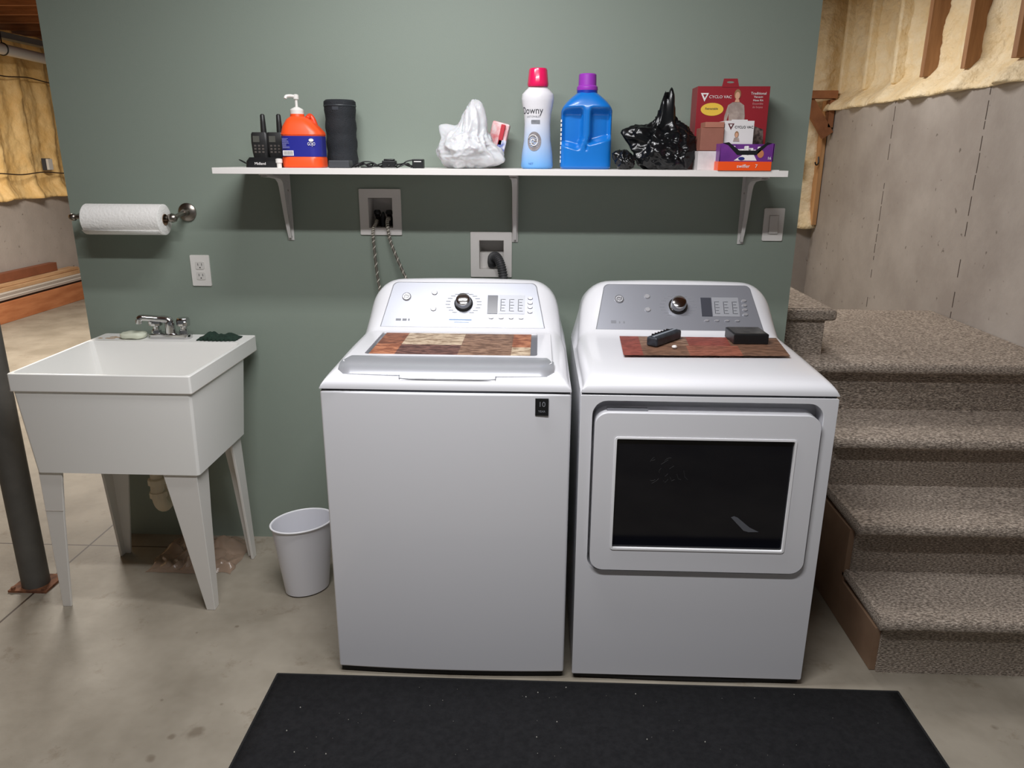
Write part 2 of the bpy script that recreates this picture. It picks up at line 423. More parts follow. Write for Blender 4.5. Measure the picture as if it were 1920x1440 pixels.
def panel_mtx(x, v, off=.002):
    """frame on the slanted control panel: X along x, Y up the slope, Z out"""
    o = Vector((x, PA.x, PA.y))+PT*(v*PLEN)+PN*off
    m = Matrix((Vector((1, 0, 0)), PT, PN)).transposed().to_4x4(); m.translation = o
    return m
def panel_loop(name, m, cx, loop, off0, off1, parent, bevel=0):
    """loop of (x, v in metres up the slope) extruded between offsets"""
    bm = NB(); Mx = panel_mtx(cx, 0, 0)
    slab(bm, [[(p[0], p[1]) for p in loop]], 0, 1)
    for v in bm.verts:
        x, d, z = v.co; v.co = Mx @ Vector((x, z, off0 if d < .5 else off1))
    return finish(name, bm, m, parent, bevel=bevel)
def machine(name, label, cx, cat):
    t = thing(name, label, cat, (cx, -.5, 0))
    # cabinet: slightly bowed front
    bm = NB(); pts = []
    for k in range(17):
        f = -1+2*k/16; pts.append((cx+.343*f, -.8345-.010*(1-f*f)))
    ring = pts+[(cx+.343, -.15), (cx-.343, -.15)]
    return t, ring, bm
def controls(t, cx, dryer):
    s = .2665
    lp = [(-s, 0), (s, 0), (.250, .125)]+[(.236+.0, PLEN-.004)]
    lp = [(-s-.003, 0), (s+.003, 0)]
    for k in range(7):
        a = PI/2*k/6; lp.append((.222+.020*math.cos(a), PLEN-.022+.020*math.sin(a)))
    for k in range(7):
        a = PI/2+PI/2*k/6; lp.append((-.222+.020*math.cos(a), PLEN-.022+.020*math.sin(a)))
    c0 = PLEN/2; po = [(p[0]*1.012, c0+(p[1]-c0)*1.03) for p in lp]
    panel_loop('panel_outline', mat('panel_outline_grey', (120, 121, 126), .5), cx, po, -.001, .0014, t)
    cp = panel_loop('control_panel', silver, cx, lp, 0, .0022, t)
    gp = mat('panel_outline', (150, 152, 158), .5)
    # emblem: chrome disc with a dark swirl ring
    bm = NB(); lathe(bm, [(.0150, 0), (.0150, .003), (.0135, .0042), (0.0005, .0042)], 0, 0, 28)
    for v in bm.verts: v.co = panel_mtx(cx-.193, .66) @ v.co
    em = finish('emblem', bm, mat('emblem_silver', (206, 206, 210), .3, .4), t, smooth=.6)
    bm = NB(); E_ = panel_mtx(cx-.193, .66, .0062)
    tube(bm, [E_ @ Vector((.0132*math.cos(k*PI/14), .0132*math.sin(k*PI/14), 0)) for k in range(29)], .0011, 5)
    for q in (0, PI):
        tube(bm, [E_ @ Vector(((.0025+.0065*k/10)*math.cos(q+k*.40), (.0025+.0065*k/10)*math.sin(q+k*.40), 0)) for k in range(11)], .0012, 5)
    finish('swirl', bm, print_dark, em)
    # dial
    bm = NB(); lathe(bm, [(.031, 0), (.031, .004), (.027, .007), (.026, .007)], 0, 0, 40)
    for v in bm.verts: v.co = panel_mtx(cx, .52) @ v.co
    kb = finish('dial', bm, black_plastic if not dryer else mat('dial_ring_dark', (84, 82, 80), .25, .9), t, smooth=.6)
    bm = NB(); lathe(bm, [(.0255, .006), (.0245, .026), (.022, .031), (.017, .033), (.0003, .0335)], 0, 0, 40)
    for v in bm.verts: v.co = panel_mtx(cx, .52) @ v.co
    finish('dial_knob', bm, chrome, kb, smooth=.7)
    bm = NB()
    for k in range(18):
        a = -1.0+k*(PI+2.0)/17
        lx, ly = .047*math.cos(a), .040*math.sin(a)
        if abs(ly) > .047: continue
        m = panel_mtx(cx+lx*1.12, .52+ly/PLEN*1.0)
        for v in box(bm, -.008, .008, -.0012, .0012, 0, .0006): v.co = m @ v.co
    finish('dial_marks', bm, print_grey, t)
    # display and option field
    dx = .076 if dryer else .080
    panel_loop('display', mat('display_dark', (70, 72, 80), .25), cx+dx, [(0, .052), (.034, .052), (.034, .122), (0, .122)], .002, .004, t)
    opt = panel_loop('option_field', mat('option_field', (168, 170, 176), .45, .3), cx+dx, [(.037, .052), (.124, .052), (.124, .124), (.037, .124)], .002, .0032, t)
    bm = NB()
    for c in range(3):
        for r_ in range(5):
            m = panel_mtx(cx+dx+.047+c*.029, 0, .0033)
            for v in box(bm, 0, .010 if r_ % 2 else .013, .062+r_*.011, .0636+r_*.011, 0, .0004): v.co = m @ v.co
        for v in box(bm, -.003, -.0012, .062, .108, 0, .0004): v.co = m @ v.co
    finish('option_marks', bm, print_dark, opt)
    btn = mat('button_silver', (208, 209, 214), .3, .6)
    def button(x, v, rx=.008, ry=.006):
        bm = NB(); lathe(bm, [(1, 0), (1, .6), (.8, 1), (.01, 1)], 0, 0, 20)
        m = panel_mtx(cx+x, v/PLEN)
        for q in bm.verts: q.co = m @ Vector((q.co.x*rx, q.co.y*ry, q.co.z*.004))
        return finish('button', bm, btn, t, smooth=.7)
    for v in (.112, .094, .078, .060): button(dx+.142, v, .0085, .0052)
    for k in range(4): button(dx+.014+k*.033, .036, .008, .0036)
    for v in ((.125, .075) if dryer else (.130, .068)): button(-.100, v, .0095, .0085)
    bm = NB(); 
    for k, (x0, x1) in enumerate(((-.222, -.205), (-.200, -.186), (-.181, -.176))):
        if dryer and k: x0 += .004; x1 -= .006
        m = panel_mtx(cx, 0)
        for v in box(bm, x0, x1, .022, .033 if dryer and k == 0 else .030, 0, .0005): v.co = m @ v.co
    finish('model_lettering', bm, print_grey, t)
    if not dryer:
        bm = NB(); m = panel_mtx(cx, 0)
        for v in box(bm, -.045, .030, .026, .030, 0, .0005): v.co = m @ v.co
        for v in box(bm, -.028, .022, .018, .020, 0, .0005): v.co = m @ v.co
        finish('energy_lettering', bm, mat('print_pale_blue', (120, 150, 190), .6), t)
    for s_ in (-1, 1):
        pass
    return cp

# ---- washer
WX = -.2505; DXc = .4605
t, ring, bm = machine('washing_machine', 'white top-load washing machine beside the small waste bin, left of the dryer', WX, 'washing machine')
washer = t
loft(bm, [[(x, y, z) for x, y in ring] for z in (.022, .908)]); finish('cabinet', bm, white_enamel, t, bevel=.006, seg=3)
bm = NB(); loft(bm, [[(WX+(x-WX)*.985, y*.985-.004, z) for x, y in ring] for z in (.005, .024)]); finish('base', bm, grey_gap, t)
bm = NB(); loft(bm, [[(WX+(x-WX)*.99, y*.992, z) for x, y in ring] for z in (.906, .9155)]); finish('seam', bm, print_dark, t)
finish('top_cover', cap_mesh(WX), white_enamel, t, smooth=.7)
controls(t, WX, False)
# lid: frame with glass, silver handle band across its front edge
def deckz(y): 
    P = [(p[0], p[1]) for p in CAPPROF]
    for a, b in zip(P, P[1:]):
        if a[0] <= y <= b[0] and b[0] > a[0]: return a[1]+(b[1]-a[1])*(y-a[0])/(b[0]-a[0])
    return .96
def flat_ring(name, m, outer, inner, z0, z1, parent, bevel=.003):
    bm = NB(); slab(bm, [outer]+([inner] if inner else []), 0, 1)
    for v in bm.verts: v.co = Vector((v.co.x, v.co.z, (z1 if v.co.y < .5 else z0)+(.0)))
    return finish(name, bm, m, parent, bevel=bevel)
lid = flat_ring('lid', white_enamel, rrect(-.548, .040, -.765, -.372, .022), rrect(-.505, -.002, -.672, -.385, .012), .955, .971, t)
flat_ring('lid_glass', mat('lid_glass_grey', (98, 99, 104), .15), rrect(-.507, 0, -.674, -.383, .012), None, .958, .9665, lid, 0)
bm = NB(); rings = []
for k in range(31):
    f = k/30; x = -.553+.598*f; sag = .010*(1-(2*f-1)**2)
    e = 1 if 0 < k < 30 else .55
    sec = [(-.698, .964), (-.700, .973), (-.735, .976), (-.768, .972), (-.795-sag, .963), (-.810-sag, .951), (-.806-sag, .943), (-.78, .943), (-.70, .955)]
    cyy, czz = -.750, .960
    rings.append([(x, cyy+(y-cyy)*e, czz+(z-czz)*e) for y, z in sec])
loft(bm, rings); finish('lid_handle_band', bm, mat('silver_band', (190, 192, 198), .28, .55), lid, smooth=.9)
bm = NB(); rings = []
for k in range(25):
    f = -1+2*k/24; sh = (1-abs(f)**8); x = WX+.006+.130*f
    rings.append([(x, -.800, .950), (x, -.812, .9520), (x, -.821-.004*sh, .9500), (x, -.826-.005*sh, .945), (x, -.815, .938)])
loft(bm, rings); gl = finish('grip_lip', bm, white_enamel, t, smooth=.9)
bm = NB()
tube(bm, [(WX+.006+.132*math.sin(k/20*PI-PI/2)*1.0, -.8280-.005*abs(math.cos(k/20*PI-PI/2))**.3 if 0 < k < 20 else -.815, .9445+(0 if 0 < k < 20 else .005)) for k in range(21)], .0012, 5)
finish('grip_outline', bm, print_grey, gl)
bdg = boxo('badge', black_plastic, -.005, .031, -.842, -.838, .848, .897, t, .001)
text('10', .020, 'badge_lettering', print_grey, face_front(.013, -.8425, .880), bdg)
text('YEAR', .008, 'badge_lettering', print_grey, face_front(.013, -.8425, .860), bdg)

# ---- dryer
t, ring, bm = machine('clothes_dryer', 'white front-load clothes dryer with dark glass door, beside the stairs', DXc, 'dryer')
# front panel with rounded recess for the door; body behind
loft(bm, [[(x, max(y, -.775), z) for x, y in ring] for z in (.022, .908)]); finish('cabinet', bm, white_enamel, t)
hx0, hx1, hz0, hz1 = .150, .768, .378, .893
bm = NB(); slab(bm, [rrect(DXc-.343, DXc+.343, .022, .908, .004, 2), rrect(hx0, hx1, hz0, hz1, .042, 8)], -.8385, -.775)
finish('front_panel', bm, white_enamel, t, bevel=.004, seg=3)
bm = NB(); loft(bm, [[(DXc+(x-DXc)*.985, y*.985-.004, z) for x, y in ring] for z in (.005, .024)]); finish('base', bm, grey_gap, t)
bm = NB(); loft(bm, [[(DXc+(x-DXc)*.99, y*.992, z) for x, y in ring] for z in (.906, .9155)]); finish('seam', bm, print_dark, t)
finish('top_cover', cap_mesh(DXc), white_enamel, t, smooth=.7)
controls(t, DXc, True)
bm = NB(); slab(bm, [rrect(.157, .762, .386, .862, .038, 8), rrect(.217, .698, .456, .790, .006, 3)], -.8495, -.785)
door = finish('door', bm, white_enamel, t, bevel=.006, seg=4)
bm = NB(); slab(bm, [rrect(.213, .702, .452, .794, .008, 3), rrect(.2185, .6965, .4575, .7885, .004, 3)], -.8515, -.838)
finish('window_trim', bm, mat('trim_white', (240, 240, 242), .25), door, bevel=.003)
bm = NB(); slab(bm, [rrect(.212, .703, .45, .795, .005, 3)], -.842, -.836)
glass = finish('door_window', bm, mat('dark_glass', (14, 15, 22), .06, spec=.35), door)
boxo('door_catch', mat('catch_grey', (120, 121, 126), .4), .19, .30, -.83, -.815, .862, .868, door)
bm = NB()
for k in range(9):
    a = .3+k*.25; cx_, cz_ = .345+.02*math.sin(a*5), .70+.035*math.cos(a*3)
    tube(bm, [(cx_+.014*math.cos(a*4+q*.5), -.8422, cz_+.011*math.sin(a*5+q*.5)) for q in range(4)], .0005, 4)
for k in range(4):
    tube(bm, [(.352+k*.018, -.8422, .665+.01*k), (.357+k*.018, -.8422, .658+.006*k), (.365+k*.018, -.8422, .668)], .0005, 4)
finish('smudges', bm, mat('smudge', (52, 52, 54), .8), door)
poly('painted_reflection', mat('streak', (92, 94, 100), .6), [(.548, .556), (.556, .560), (.566, .556), (.602, .526), (.628, .513), (.600, .512), (.586, .516)], -.8421, door)  # pale decal: a reflection in the door glass, put in as colour
boxo('power_cord', black_plastic, .098, .108, -.62, -.16, .0, .9)
bpy.data.objects.remove(bpy.data.objects['power_cord'])

# ---- patchwork mats
def patch_mat(name, c1, c2, st_=(1.6, 4.5, 1), rough=.55):
    return mat(name, c1, rough, col2=c2, vscale=20, stretch=st_, detail=10, bump=.1, tight=.07)
pm = [patch_mat('patch_rust', (156, 100, 72), (104, 60, 42)), patch_mat('patch_cream', (206, 186, 160), (140, 116, 92)), patch_mat('patch_tan', (152, 120, 98), (104, 76, 60)),
      patch_mat('patch_orange', (184, 122, 88), (128, 72, 48)), patch_mat('patch_mauve', (124, 88, 78), (76, 48, 42)), patch_mat('patch_red', (150, 76, 64), (118, 56, 46)), patch_mat('patch_brick', (158, 96, 76), (124, 72, 54)), patch_mat('patch_brown', (130, 96, 76), (98, 70, 54))]
def patch(name, label, quad, rects, z, base_m, group):
    """quad: 4 floor corners BL BR TR TL; rects (u0,u1,v0,v1,mat index)"""
    bm = NB(); BL, BR, TR, TL = [Vector(q) for q in quad]
    def P(u, v, zz): p = (BL*(1-u)+BR*u)*(1-v)+(TL*(1-u)+TR*u)*v; return (p.x, p.y, zz)
    for u0, u1, v0, v1, mi in rects:
        vs = [bm.verts.new(P(u, v, zz)) for zz in (z, z+.0015) for u, v in ((u0, v0), (u1, v0), (u1, v1), (u0, v1))]
        for f in ((0,3,2,1),(4,5,6,7),(0,1,5,4),(1,2,6,5),(2,3,7,6),(3,0,4,7)):
            bm.faces.new([vs[i] for i in f]).material_index = mi
    o = finish(name, bm, pm); return tag(o, label, 'mat', group)
patch('patchwork_mat', 'thin patchwork mat of tan, cream and rust squares lying on the washer lid', [(-.494, -.668), (-.022, -.668), (-.022, -.39), (-.494, -.39)],
      [(0, .16, 0, .45, 3), (.16, .55, 0, .45, 4), (.55, .88, 0, .45, 2), (.88, 1, 0, .38, 1), (0, .16, .45, 1, 0), (.16, .55, .45, 1, 1), (.55, .88, .45, 1, 2), (.88, 1, .38, 1, 3)], .9668, None, 'patchwork mats on the machines')
patch('patchwork_mat', 'thin patchwork mat of red and brown squares lying on the dryer top', [(.250, -.635), (.735, -.620), (.762, -.394), (.262, -.396)],
      [(0, .12, 0, 1, 5), (.12, .40, 0, .5, 7), (.40, .72, 0, .5, 6), (.72, 1, 0, .5, 7), (.12, .42, .5, 1, 2), (.42, .68, .5, 1, 5), (.68, 1, .5, 1, 7)], .9672, None, 'patchwork mats on the machines')
# ---- gadgets on the dryer
t = thing('pocket_tool', 'small dark tool with a grey stripe, lying on the dryer mat', 'pocket tool', (.395, -.50, .966))
ang = math.radians(52)
def place_rot(bm, c, ang, z):
    for v in bm.verts:
        x, y = v.co.x, v.co.y; v.co = Vector((c[0]+x*math.cos(ang)-y*math.sin(ang), c[1]+x*math.sin(ang)+y*math.cos(ang), z+v.co.z))
bm = NB(); box(bm, -.078, .078, -.019, .019, 0, .030); place_rot(bm, (.392, -.475), ang, .969); finish('body', bm, mat('gadget_slate', (52, 58, 66), .4, col2=(30, 33, 38), vscale=60), t, bevel=.007, seg=3)
bm = NB(); box(bm, -.070, .070, -.006, .003, .030, .0318); place_rot(bm, (.392, -.475), ang, .969); finish('stripe', bm, mat('stripe_grey', (140, 148, 156), .4), t)
bm = NB()
for k in range(6): box(bm, -.05+k*.018, -.044+k*.018, .006, .017, .028, .033)
place_rot(bm, (.392, -.475), ang, .969); finish('grip_ribs', bm, black_plastic, t)
bm = NB(); bmesh.ops.create_icosphere(bm, subdivisions=3, radius=1)
for v in bm.verts: v.co = Vector((.4105+v.co.x*.008, -.555+v.co.y*.007, .9745+v.co.z*.0055+.002*noise.noise(v.co*2)))
tag(finish('crumpled_paper', bm, print_white, smooth=True), 'tiny white crumpled scrap beside the dark tool on the dryer', 'paper scrap')
t = thing('black_tray', 'small black rectangular tin standing at the back right of the dryer mat', 'tin', (.65, -.42, .965))
bm = NB(); box(bm, -.054, .054, -.052, .052, 0, .032); place_rot(bm, (.655, -.437), .03, .969); finish('body', bm, black_plastic, t, bevel=.003)
bm = NB(); box(bm, -.049, .049, -.046, .046, .032, .0335); place_rot(bm, (.655, -.437), .03, .969); finish('lid', bm, mat('tin_lid', (74, 72, 68), .35, col2=(42, 40, 38), vscale=30), t)

# ============================================================ SHELF AND BRACKETS
shelf_m = mat('shelf_white', (228, 224, 220), .4)
SZ = 1.482
tag(boxo('wall_shelf', shelf_m, -1.055, .774, -.30, -.003, SZ-.019, SZ, bevel=.001), 'long white melamine board shelf on the green wall above the machines', 'shelf')
def bracket(x, label):
    t = thing('shelf_bracket', label, 'bracket', (x, 0, 1.22), 'white brackets under the shelf')
    m = mat('bracket_white', (206, 203, 200), .45)
    boxo('wall_plate', m, x-.011, x+.011, -.0045, -.0005, 1.222, SZ-.021, t, .0015)
    boxo('shelf_arm', m, x-.013, x+.013, -.245, -.0005, SZ-.024, SZ-.0195, t, .0015)
    # stamped web with a rolled front edge, tapering down the wall plate
    C_ = [(-.235, SZ-.0255), (-.150, SZ-.030), (-.098, SZ-.036), (-.078, SZ-.048), (-.070, SZ-.066), (-.060, SZ-.11), (-.045, SZ-.17), (-.030, SZ-.215), (-.018, 1.236)]
    bm = NB(); rings = []
    for k, (y, z) in enumerate(C_):
        hw = .0055+.006*(1-k/8); rings.append([(x-hw, y, z-.004), (x+hw, y, z-.004), (x+hw*.7, min(y+.010, -.003), z+.003), (x-hw*.7, min(y+.010, -.003), z+.003)])
    loft(bm, rings); finish('gusset', bm, m, t, smooth=.7)
    bm = NB(); pts = C_+[(-.004, 1.236), (-.004, SZ-.024), (-.235, SZ-.024)]
    rr_ = [[bm.verts.new((xx, p[0], p[1])) for p in pts] for xx in (x-.0012, x+.0012)]
    tri = geometry.tessellate_polygon([[Vector((p[0], p[1], 0)) for p in pts]])
    for q_ in rr_:
        for q in tri:
            try: bm.faces.new([q_[i] for i in q])
            except Exception: pass
    finish('web', bm, m, t)
    for z in (1.235, 1.40):
        bm = NB(); rings = [[(x+r*math.cos(a*PI/6), y, z+r*math.sin(a*PI/6)) for a in range(12)] for r, y in ((.004, -.004), (.004, -.0065), (.0015, -.0075))]
        loft(bm, rings); finish('screw', bm, nickel, t)
bracket(-.912, 'white steel shelf bracket at the left end, beneath the two-way radios')
bracket(-.090, 'white steel shelf bracket in the middle, beside the drain box')
bracket(.722, 'white steel shelf bracket at the right end, near the light switch')

# ============================================================ WALL FITTINGS
def fitting_box(hb, outer, name, label, deep=.085):
    t = thing(name, label, 'wall box', ((outer[0]+outer[1])/2, 0, outer[2]))
    m = mat('box_white', (214, 210, 206), .5)
    bm = NB(); slab(bm, [rrect(*outer, .003, 2), rect(hb[0]+.001, hb[1]-.001, hb[2]+.001, hb[3]-.001)], -.007, 0)
    finish('face_frame', bm, m, t, bevel=.0015)
    x0, x1, z0, z1 = hb[0]+.0008, hb[1]-.0008, hb[2]+.0008, hb[3]-.0008
    bm = NB(); a = [bm.verts.new(p) for p in ((x0, -.001, z0), (x1, -.001, z0), (x1, -.001, z1), (x0, -.001, z1))]
    b = [bm.verts.new((v.co.x, deep, v.co.z)) for v in a]
    for i in range(4): bm.faces.new((a[i], a[(i+1) % 4], b[(i+1) % 4], b[i]))
    bm.faces.new(b); finish('recess', bm, m, t)
    return t
vb = fitting_box(HB1, (-.654, -.502, 1.244, 1.407), 'valve_box', 'white recessed wall box with two water valves under the shelf')
for x in (-.600, -.556):
    bm = NB(); tube(bm, [(x, .06, 1.272), (x, .06, 1.30), (x, .045, 1.312)], .009, 12); finish('valve', bm, mat('valve_dark', (70, 62, 60), .4, .6), vb, smooth=.8)
    bm = NB(); lathe(bm, [(.013, 1.315), (.014, 1.322), (.010, 1.330), (.002, 1.331)], x, .045, 8); finish('valve_handle', bm, black_plastic, vb)
bm = NB(); lathe(bm, [(.010, 1.27), (.010, 1.305), (.004, 1.322), (.002, 1.324)], -.578, .04, 14); finish('cap', bm, black_plastic, vb, smooth=.8)
db = fitting_box(HB2, (-.252, -.101, 1.094, 1.258), 'drain_box', 'white recessed wall box with the drain hose hooked into it', .085)
boxo('step_plate', MATS['box_white'], HB2[0]+.001, HB2[1]-.001, .03, .085, HB2[2]+.001, HB2[2]+.058, db)
# hoses
def braid_mat(name, c1, c2, freq):
    m = bpy.data.materials.new(name); m.use_nodes = True; nt = m.node_tree; N = nt.nodes; L = nt.links; b = N['Principled BSDF']
    b.inputs['Roughness'].default_value = .35; b.inputs['Metallic'].default_value = .4
    tc = N.new('ShaderNodeTexCoord'); wv = N.new('ShaderNodeTexWave'); wv.bands_direction = 'DIAGONAL'; wv.inputs['Scale'].default_value = freq; wv.inputs['Distortion'].default_value = .4
    L.new(tc.outputs['Object'], wv.inputs['Vector']); r = N.new('ShaderNodeValToRGB'); r.color_ramp.elements[0].color = lin(c1); r.color_ramp.elements[1].color = lin(c2)
    r.color_ramp.elements[0].position = .3; r.color_ramp.elements[1].position = .6
    L.new(wv.outputs['Fac'], r.inputs[0]); L.new(r.outputs[0], b.inputs['Base Color']); return m
for pts, lab in (([(-.600, .040, 1.295), (-.601, .005, 1.280), (-.603, -.028, 1.262), (-.601, -.036, 1.22), (-.590, -.05, 1.10), (-.572, -.06, 1.00), (-.55, -.07, .9), (-.52, -.12, .80)], 'braided steel water hose hanging straight from the left valve'),
                 ([(-.556, .040, 1.300), (-.555, .0, 1.295), (-.549, -.028, 1.272), (-.538, -.038, 1.22), (-.500, -.055, 1.13), (-.462, -.08, 1.05), (-.45, -.10, .95), (-.44, -.10, .80)], 'braided steel water hose slanting right from the right valve')):
    bm = NB(); P = spline(pts, 14)
    tube(bm, P, .0050, 12)
    o = finish('water_hose', bm, mat('hose_grey', (104, 99, 90), .45, .3), smooth=True); tag(o, lab, 'hose', 'braided water hoses')
    bm = NB()
    L_ = len(P); 
    hel = []
    for i in range(L_*3-2):
        k = i/3; a = P[int(k)]; b = P[min(int(k)+1, L_-1)]; p = a.lerp(b, k-int(k)); t_ = (b-a).normalized() if (b-a).length > 0 else Vector((0, 0, -1))
        u = t_.cross(Vector((0, 1, 0))).normalized(); v = t_.cross(u); ph = i*.62
        hel.append(p+u*.0047*math.cos(ph)+v*.0047*math.sin(ph))
    tube(bm, hel, .0020, 5); finish('braid', bm, mat('braid_light', (205, 200, 188), .35, .3), o, smooth=True)
    bm = NB(); tube(bm, [P[0], P[4]], .0085, 8); finish('coupling', bm, nickel, o)
# ribbed drain hose
bm = NB(); P = spline([(-.172, .012, 1.135), (-.174, .006, 1.150), (-.170, -.010, 1.168), (-.156, -.030, 1.172), (-.141, -.045, 1.150), (-.130, -.055, 1.105), (-.122, -.07, 1.04), (-.118, -.085, .94), (-.118, -.09, .85)], 22)
tube(bm, P, .0165, 14, rr=[.0172 if i % 4 < 2 else .0150 for i in range(len(P))])
tag(finish('drain_hose', bm, mat('hose_dark', (62, 62, 64), .5), smooth=.6), 'dark grey ribbed drain hose curling out of the wall drain box', 'hose')

# outlet, switch
def recept(x, z, lx, name, label, cat):
    t = thing(name, label, cat, (x, 0, z)); m = mat('wallplate', (228, 225, 220), .4)
    bm = NB(); slab(bm, [rrect(x-.036, x+.036, z-.0575, z+.0575, .004, 3)], -.006, 0)
    finish('wall_plate', bm, m, t, bevel=.002); return t, m
t, m = recept(-1.2645, 1.107, 0, 'wall_outlet', 'white duplex wall outlet above the laundry sink', 'outlet')
for dz in (.0195, -.0195):
    bm = NB(); slab(bm, [rrect(-1.2645-.017, -1.2645+.017, 1.107+dz-.0145, 1.107+dz+.0145, .006, 4)], -.0082, -.005)
    f = finish('socket', bm, mat('socket_white', (216, 213, 208), .4), t, bevel=.001)
    bm = NB()
    for q in (-.007, .007): box(bm, -1.2645+q-.001, -1.2645+q+.001, -.0086, -.0079, 1.107+dz-.001, 1.107+dz+.008)
    box(bm, -1.2645-.002, -1.2645+.002, -.0086, -.0079, 1.107+dz-.010, 1.107+dz-.006)
    finish('slots', bm, grey_gap, f)
t, m = recept(.8335, 1.2925, 0, 'light_switch', 'white rocker light switch under the right end of the shelf', 'switch')
bm = NB(); slab(bm, [rect(.8335-.017, .8335+.017, 1.2925-.033, 1.2925+.033)], -.0075, -.005); finish('switch_frame', bm, mat('switch_shade', (188, 182, 178), .4), t)
bm = NB(); v = box(bm, .8335-.0155, .8335+.0155, -.0085, -.005, 1.2925-.0315, 1.2925+.0315)
for q in bm.verts:
    if q.co.y < -.007 and q.co.z < 1.29: q.co.y -= .004
finish('rocker', bm, m, t, bevel=.0008)

# paper towel
t = thing('towel_holder', 'brushed nickel wall-mounted paper towel holder', 'towel holder', (-1.46, 0, 1.32))
ax, az = -.105, 1.307
bm = NB(); rings = [[(-1.290+r*math.cos(a*PI/14), y, 1.320+r*math.sin(a*PI/14)) for a in range(28)] for r, y in ((.033, -.001), (.033, -.006), (.028, -.011), (.014, -.014), (.010, -.03), (.012, -.034))]
loft(bm, rings); finish('wall_flange', bm, nickel, t, smooth=.7)
bm = NB(); tube(bm, spline([(-1.290, -.02, 1.320), (-1.290, -.06, 1.316), (-1.292, -.095, 1.310), (-1.300, ax, az)], 6), .008, 12); finish('arm', bm, nickel, t, smooth=True)
bm = NB(); tube(bm, [(-1.66, ax, az), (-1.30, ax, az)], .006, 12); finish('rod', bm, nickel, t, smooth=.8)
bm = NB(); rings = [[(x, ax+r*math.cos(a*PI/12), az+r*math.sin(a*PI/12)) for a in range(24)] for x, r in ((-1.315, .006), (-1.312, .013), (-1.300, .0165), (-1.286, .013), (-1.280, .004))]
loft(bm, rings); finish('finial', bm, nickel, t, smooth=True)
bm = NB(); rings = [[(x, ax+r*math.cos(a*PI/12), az+r*math.sin(a*PI/12)) for a in range(24)] for x, r in ((-1.645, .006), (-1.650, .012), (-1.660, .013), (-1.668, .010), (-1.672, .003))]
loft(bm, rings); finish('finial', bm, nickel, t, smooth=True)
bm = NB(); tube(bm, spline([(-1.652, ax, az), (-1.654, -.06, 1.312), (-1.655, -.02, 1.318), (-1.655, -.001, 1.318)], 5), .007, 10); finish('arm', bm, nickel, t, smooth=True)
paper = mat('paper_towel', (240, 238, 234), .9, bump=.5, bscale=120)
t = thing('paper_towel_roll', 'full white paper towel roll on the wall holder', 'paper towel roll', (-1.47, ax, az-.055))
bm = NB(); rings = []
for r, x in ((.020, -1.604), (.050, -1.604), (.0535, -1.602), (.0535, -1.328), (.050, -1.326), (.020, -1.326), (.020, -1.604)):
    rings.append([(x, ax+r*math.cos(a*PI/24), az-.006+r*math.sin(a*PI/24)) for a in range(48)])
loft(bm, rings, cap=False); finish('roll', bm, paper, t, smooth=.6)
bm = NB(); rings = [[(x, ax+r*math.cos(a*PI/12), az-.006+r*math.sin(a*PI/12)) for a in range(24)] for r, x in ((.0198, -1.606), (.0198, -1.324), (.0185, -1.324), (.0185, -1.606))]
loft(bm, rings, cap=False); finish('cardboard_core', bm, mat('core_brown', (120, 96, 74), .9), t, smooth=.6)
bm = NB(); rings = []
for k in range(8):
    a = -PI*.62-k*.10; r = .0545+.0004*k
    rings.append([(x, ax+r*math.cos(a), az-.006+r*math.sin(a)-.0008*k) for x in (-1.602, -1.47, -1.328)])
loft(bm, rings, cap=False, closed=False); o = finish('loose_sheet', bm, paper, t, smooth=True); o.modifiers.new('s', 'SOLIDIFY').thickness = .0006

# ============================================================ LAUNDRY SINK
tub_m = mat('tub_plastic', (236, 235, 231), .38)
t = thing('laundry_sink', 'off-white freestanding plastic laundry tub on four tapered legs', 'sink', (-1.36, -.33, 0))
def rr3(x0, x1, y0, y1, r, z): return [(p[0], p[1], z) for p in rrect(x0, x1, y0, y1, r, 4)]
bm = NB()
loft(bm, [rr3(-1.622, -1.086, -.574, -.185, .012, .530), rr3(-1.640, -1.073, -.590, -.150, .012, .812), rr3(-1.646, -1.068, -.594, -.034, .008, .813), rr3(-1.646, -1.068, -.594, -.034, .008, .867),
          rr3(-1.6445, -1.0695, -.5925, -.036, .008, .869), rr3(-1.636, -1.078, -.585, -.155, .02, .869), rr3(-1.634, -1.080, -.583, -.157, .02, .862),
          rr3(-1.60, -1.11, -.555, -.18, .04, .62), rr3(-1.57, -1.14, -.53, -.21, .05, .560), rr3(-1.40, -1.31, -.40, -.33, .02, .553)], cap=True)
finish('tub', bm, tub_m, t, smooth=.35)
bm = NB(); loft(bm, [rr3(-1.6472, -1.0668, -.5952, -.033, .008, .8125), rr3(-1.6472, -1.0668, -.5952, -.033, .008, .8145)], cap=False)
finish('rim_line', bm, mat('rim_shadow', (176, 168, 158), .6), t)
leg_m = mat('leg_plastic', (224, 221, 216), .45)
def leg(cx, cy, dx, dy, wt, wd, bx, by):
    """angle-section leg; outer corner at (cx,cy), opening towards (dx,dy); foot corner at (bx,by)"""
    bm = NB(); rings = []
    for z, x, y, a, b in ((.532, cx, cy, wt, wd), (.36, cx+(bx-cx)*.33, cy+(by-cy)*.33, wt*.76, wd*.76), (0, bx, by, .030, .034)):
        th = .010
        rings.append([(x, y, z), (x+dx*a, y, z), (x+dx*a, y+dy*th, z), (x+dx*th, y+dy*th, z), (x+dx*th, y+dy*b, z), (x, y+dy*b, z)])
    loft(bm, rings); return finish('leg', bm, leg_m, t, bevel=.002)
lg = leg(-1.622, -.568, 1, 1, .078, .08, -1.655, -.530)
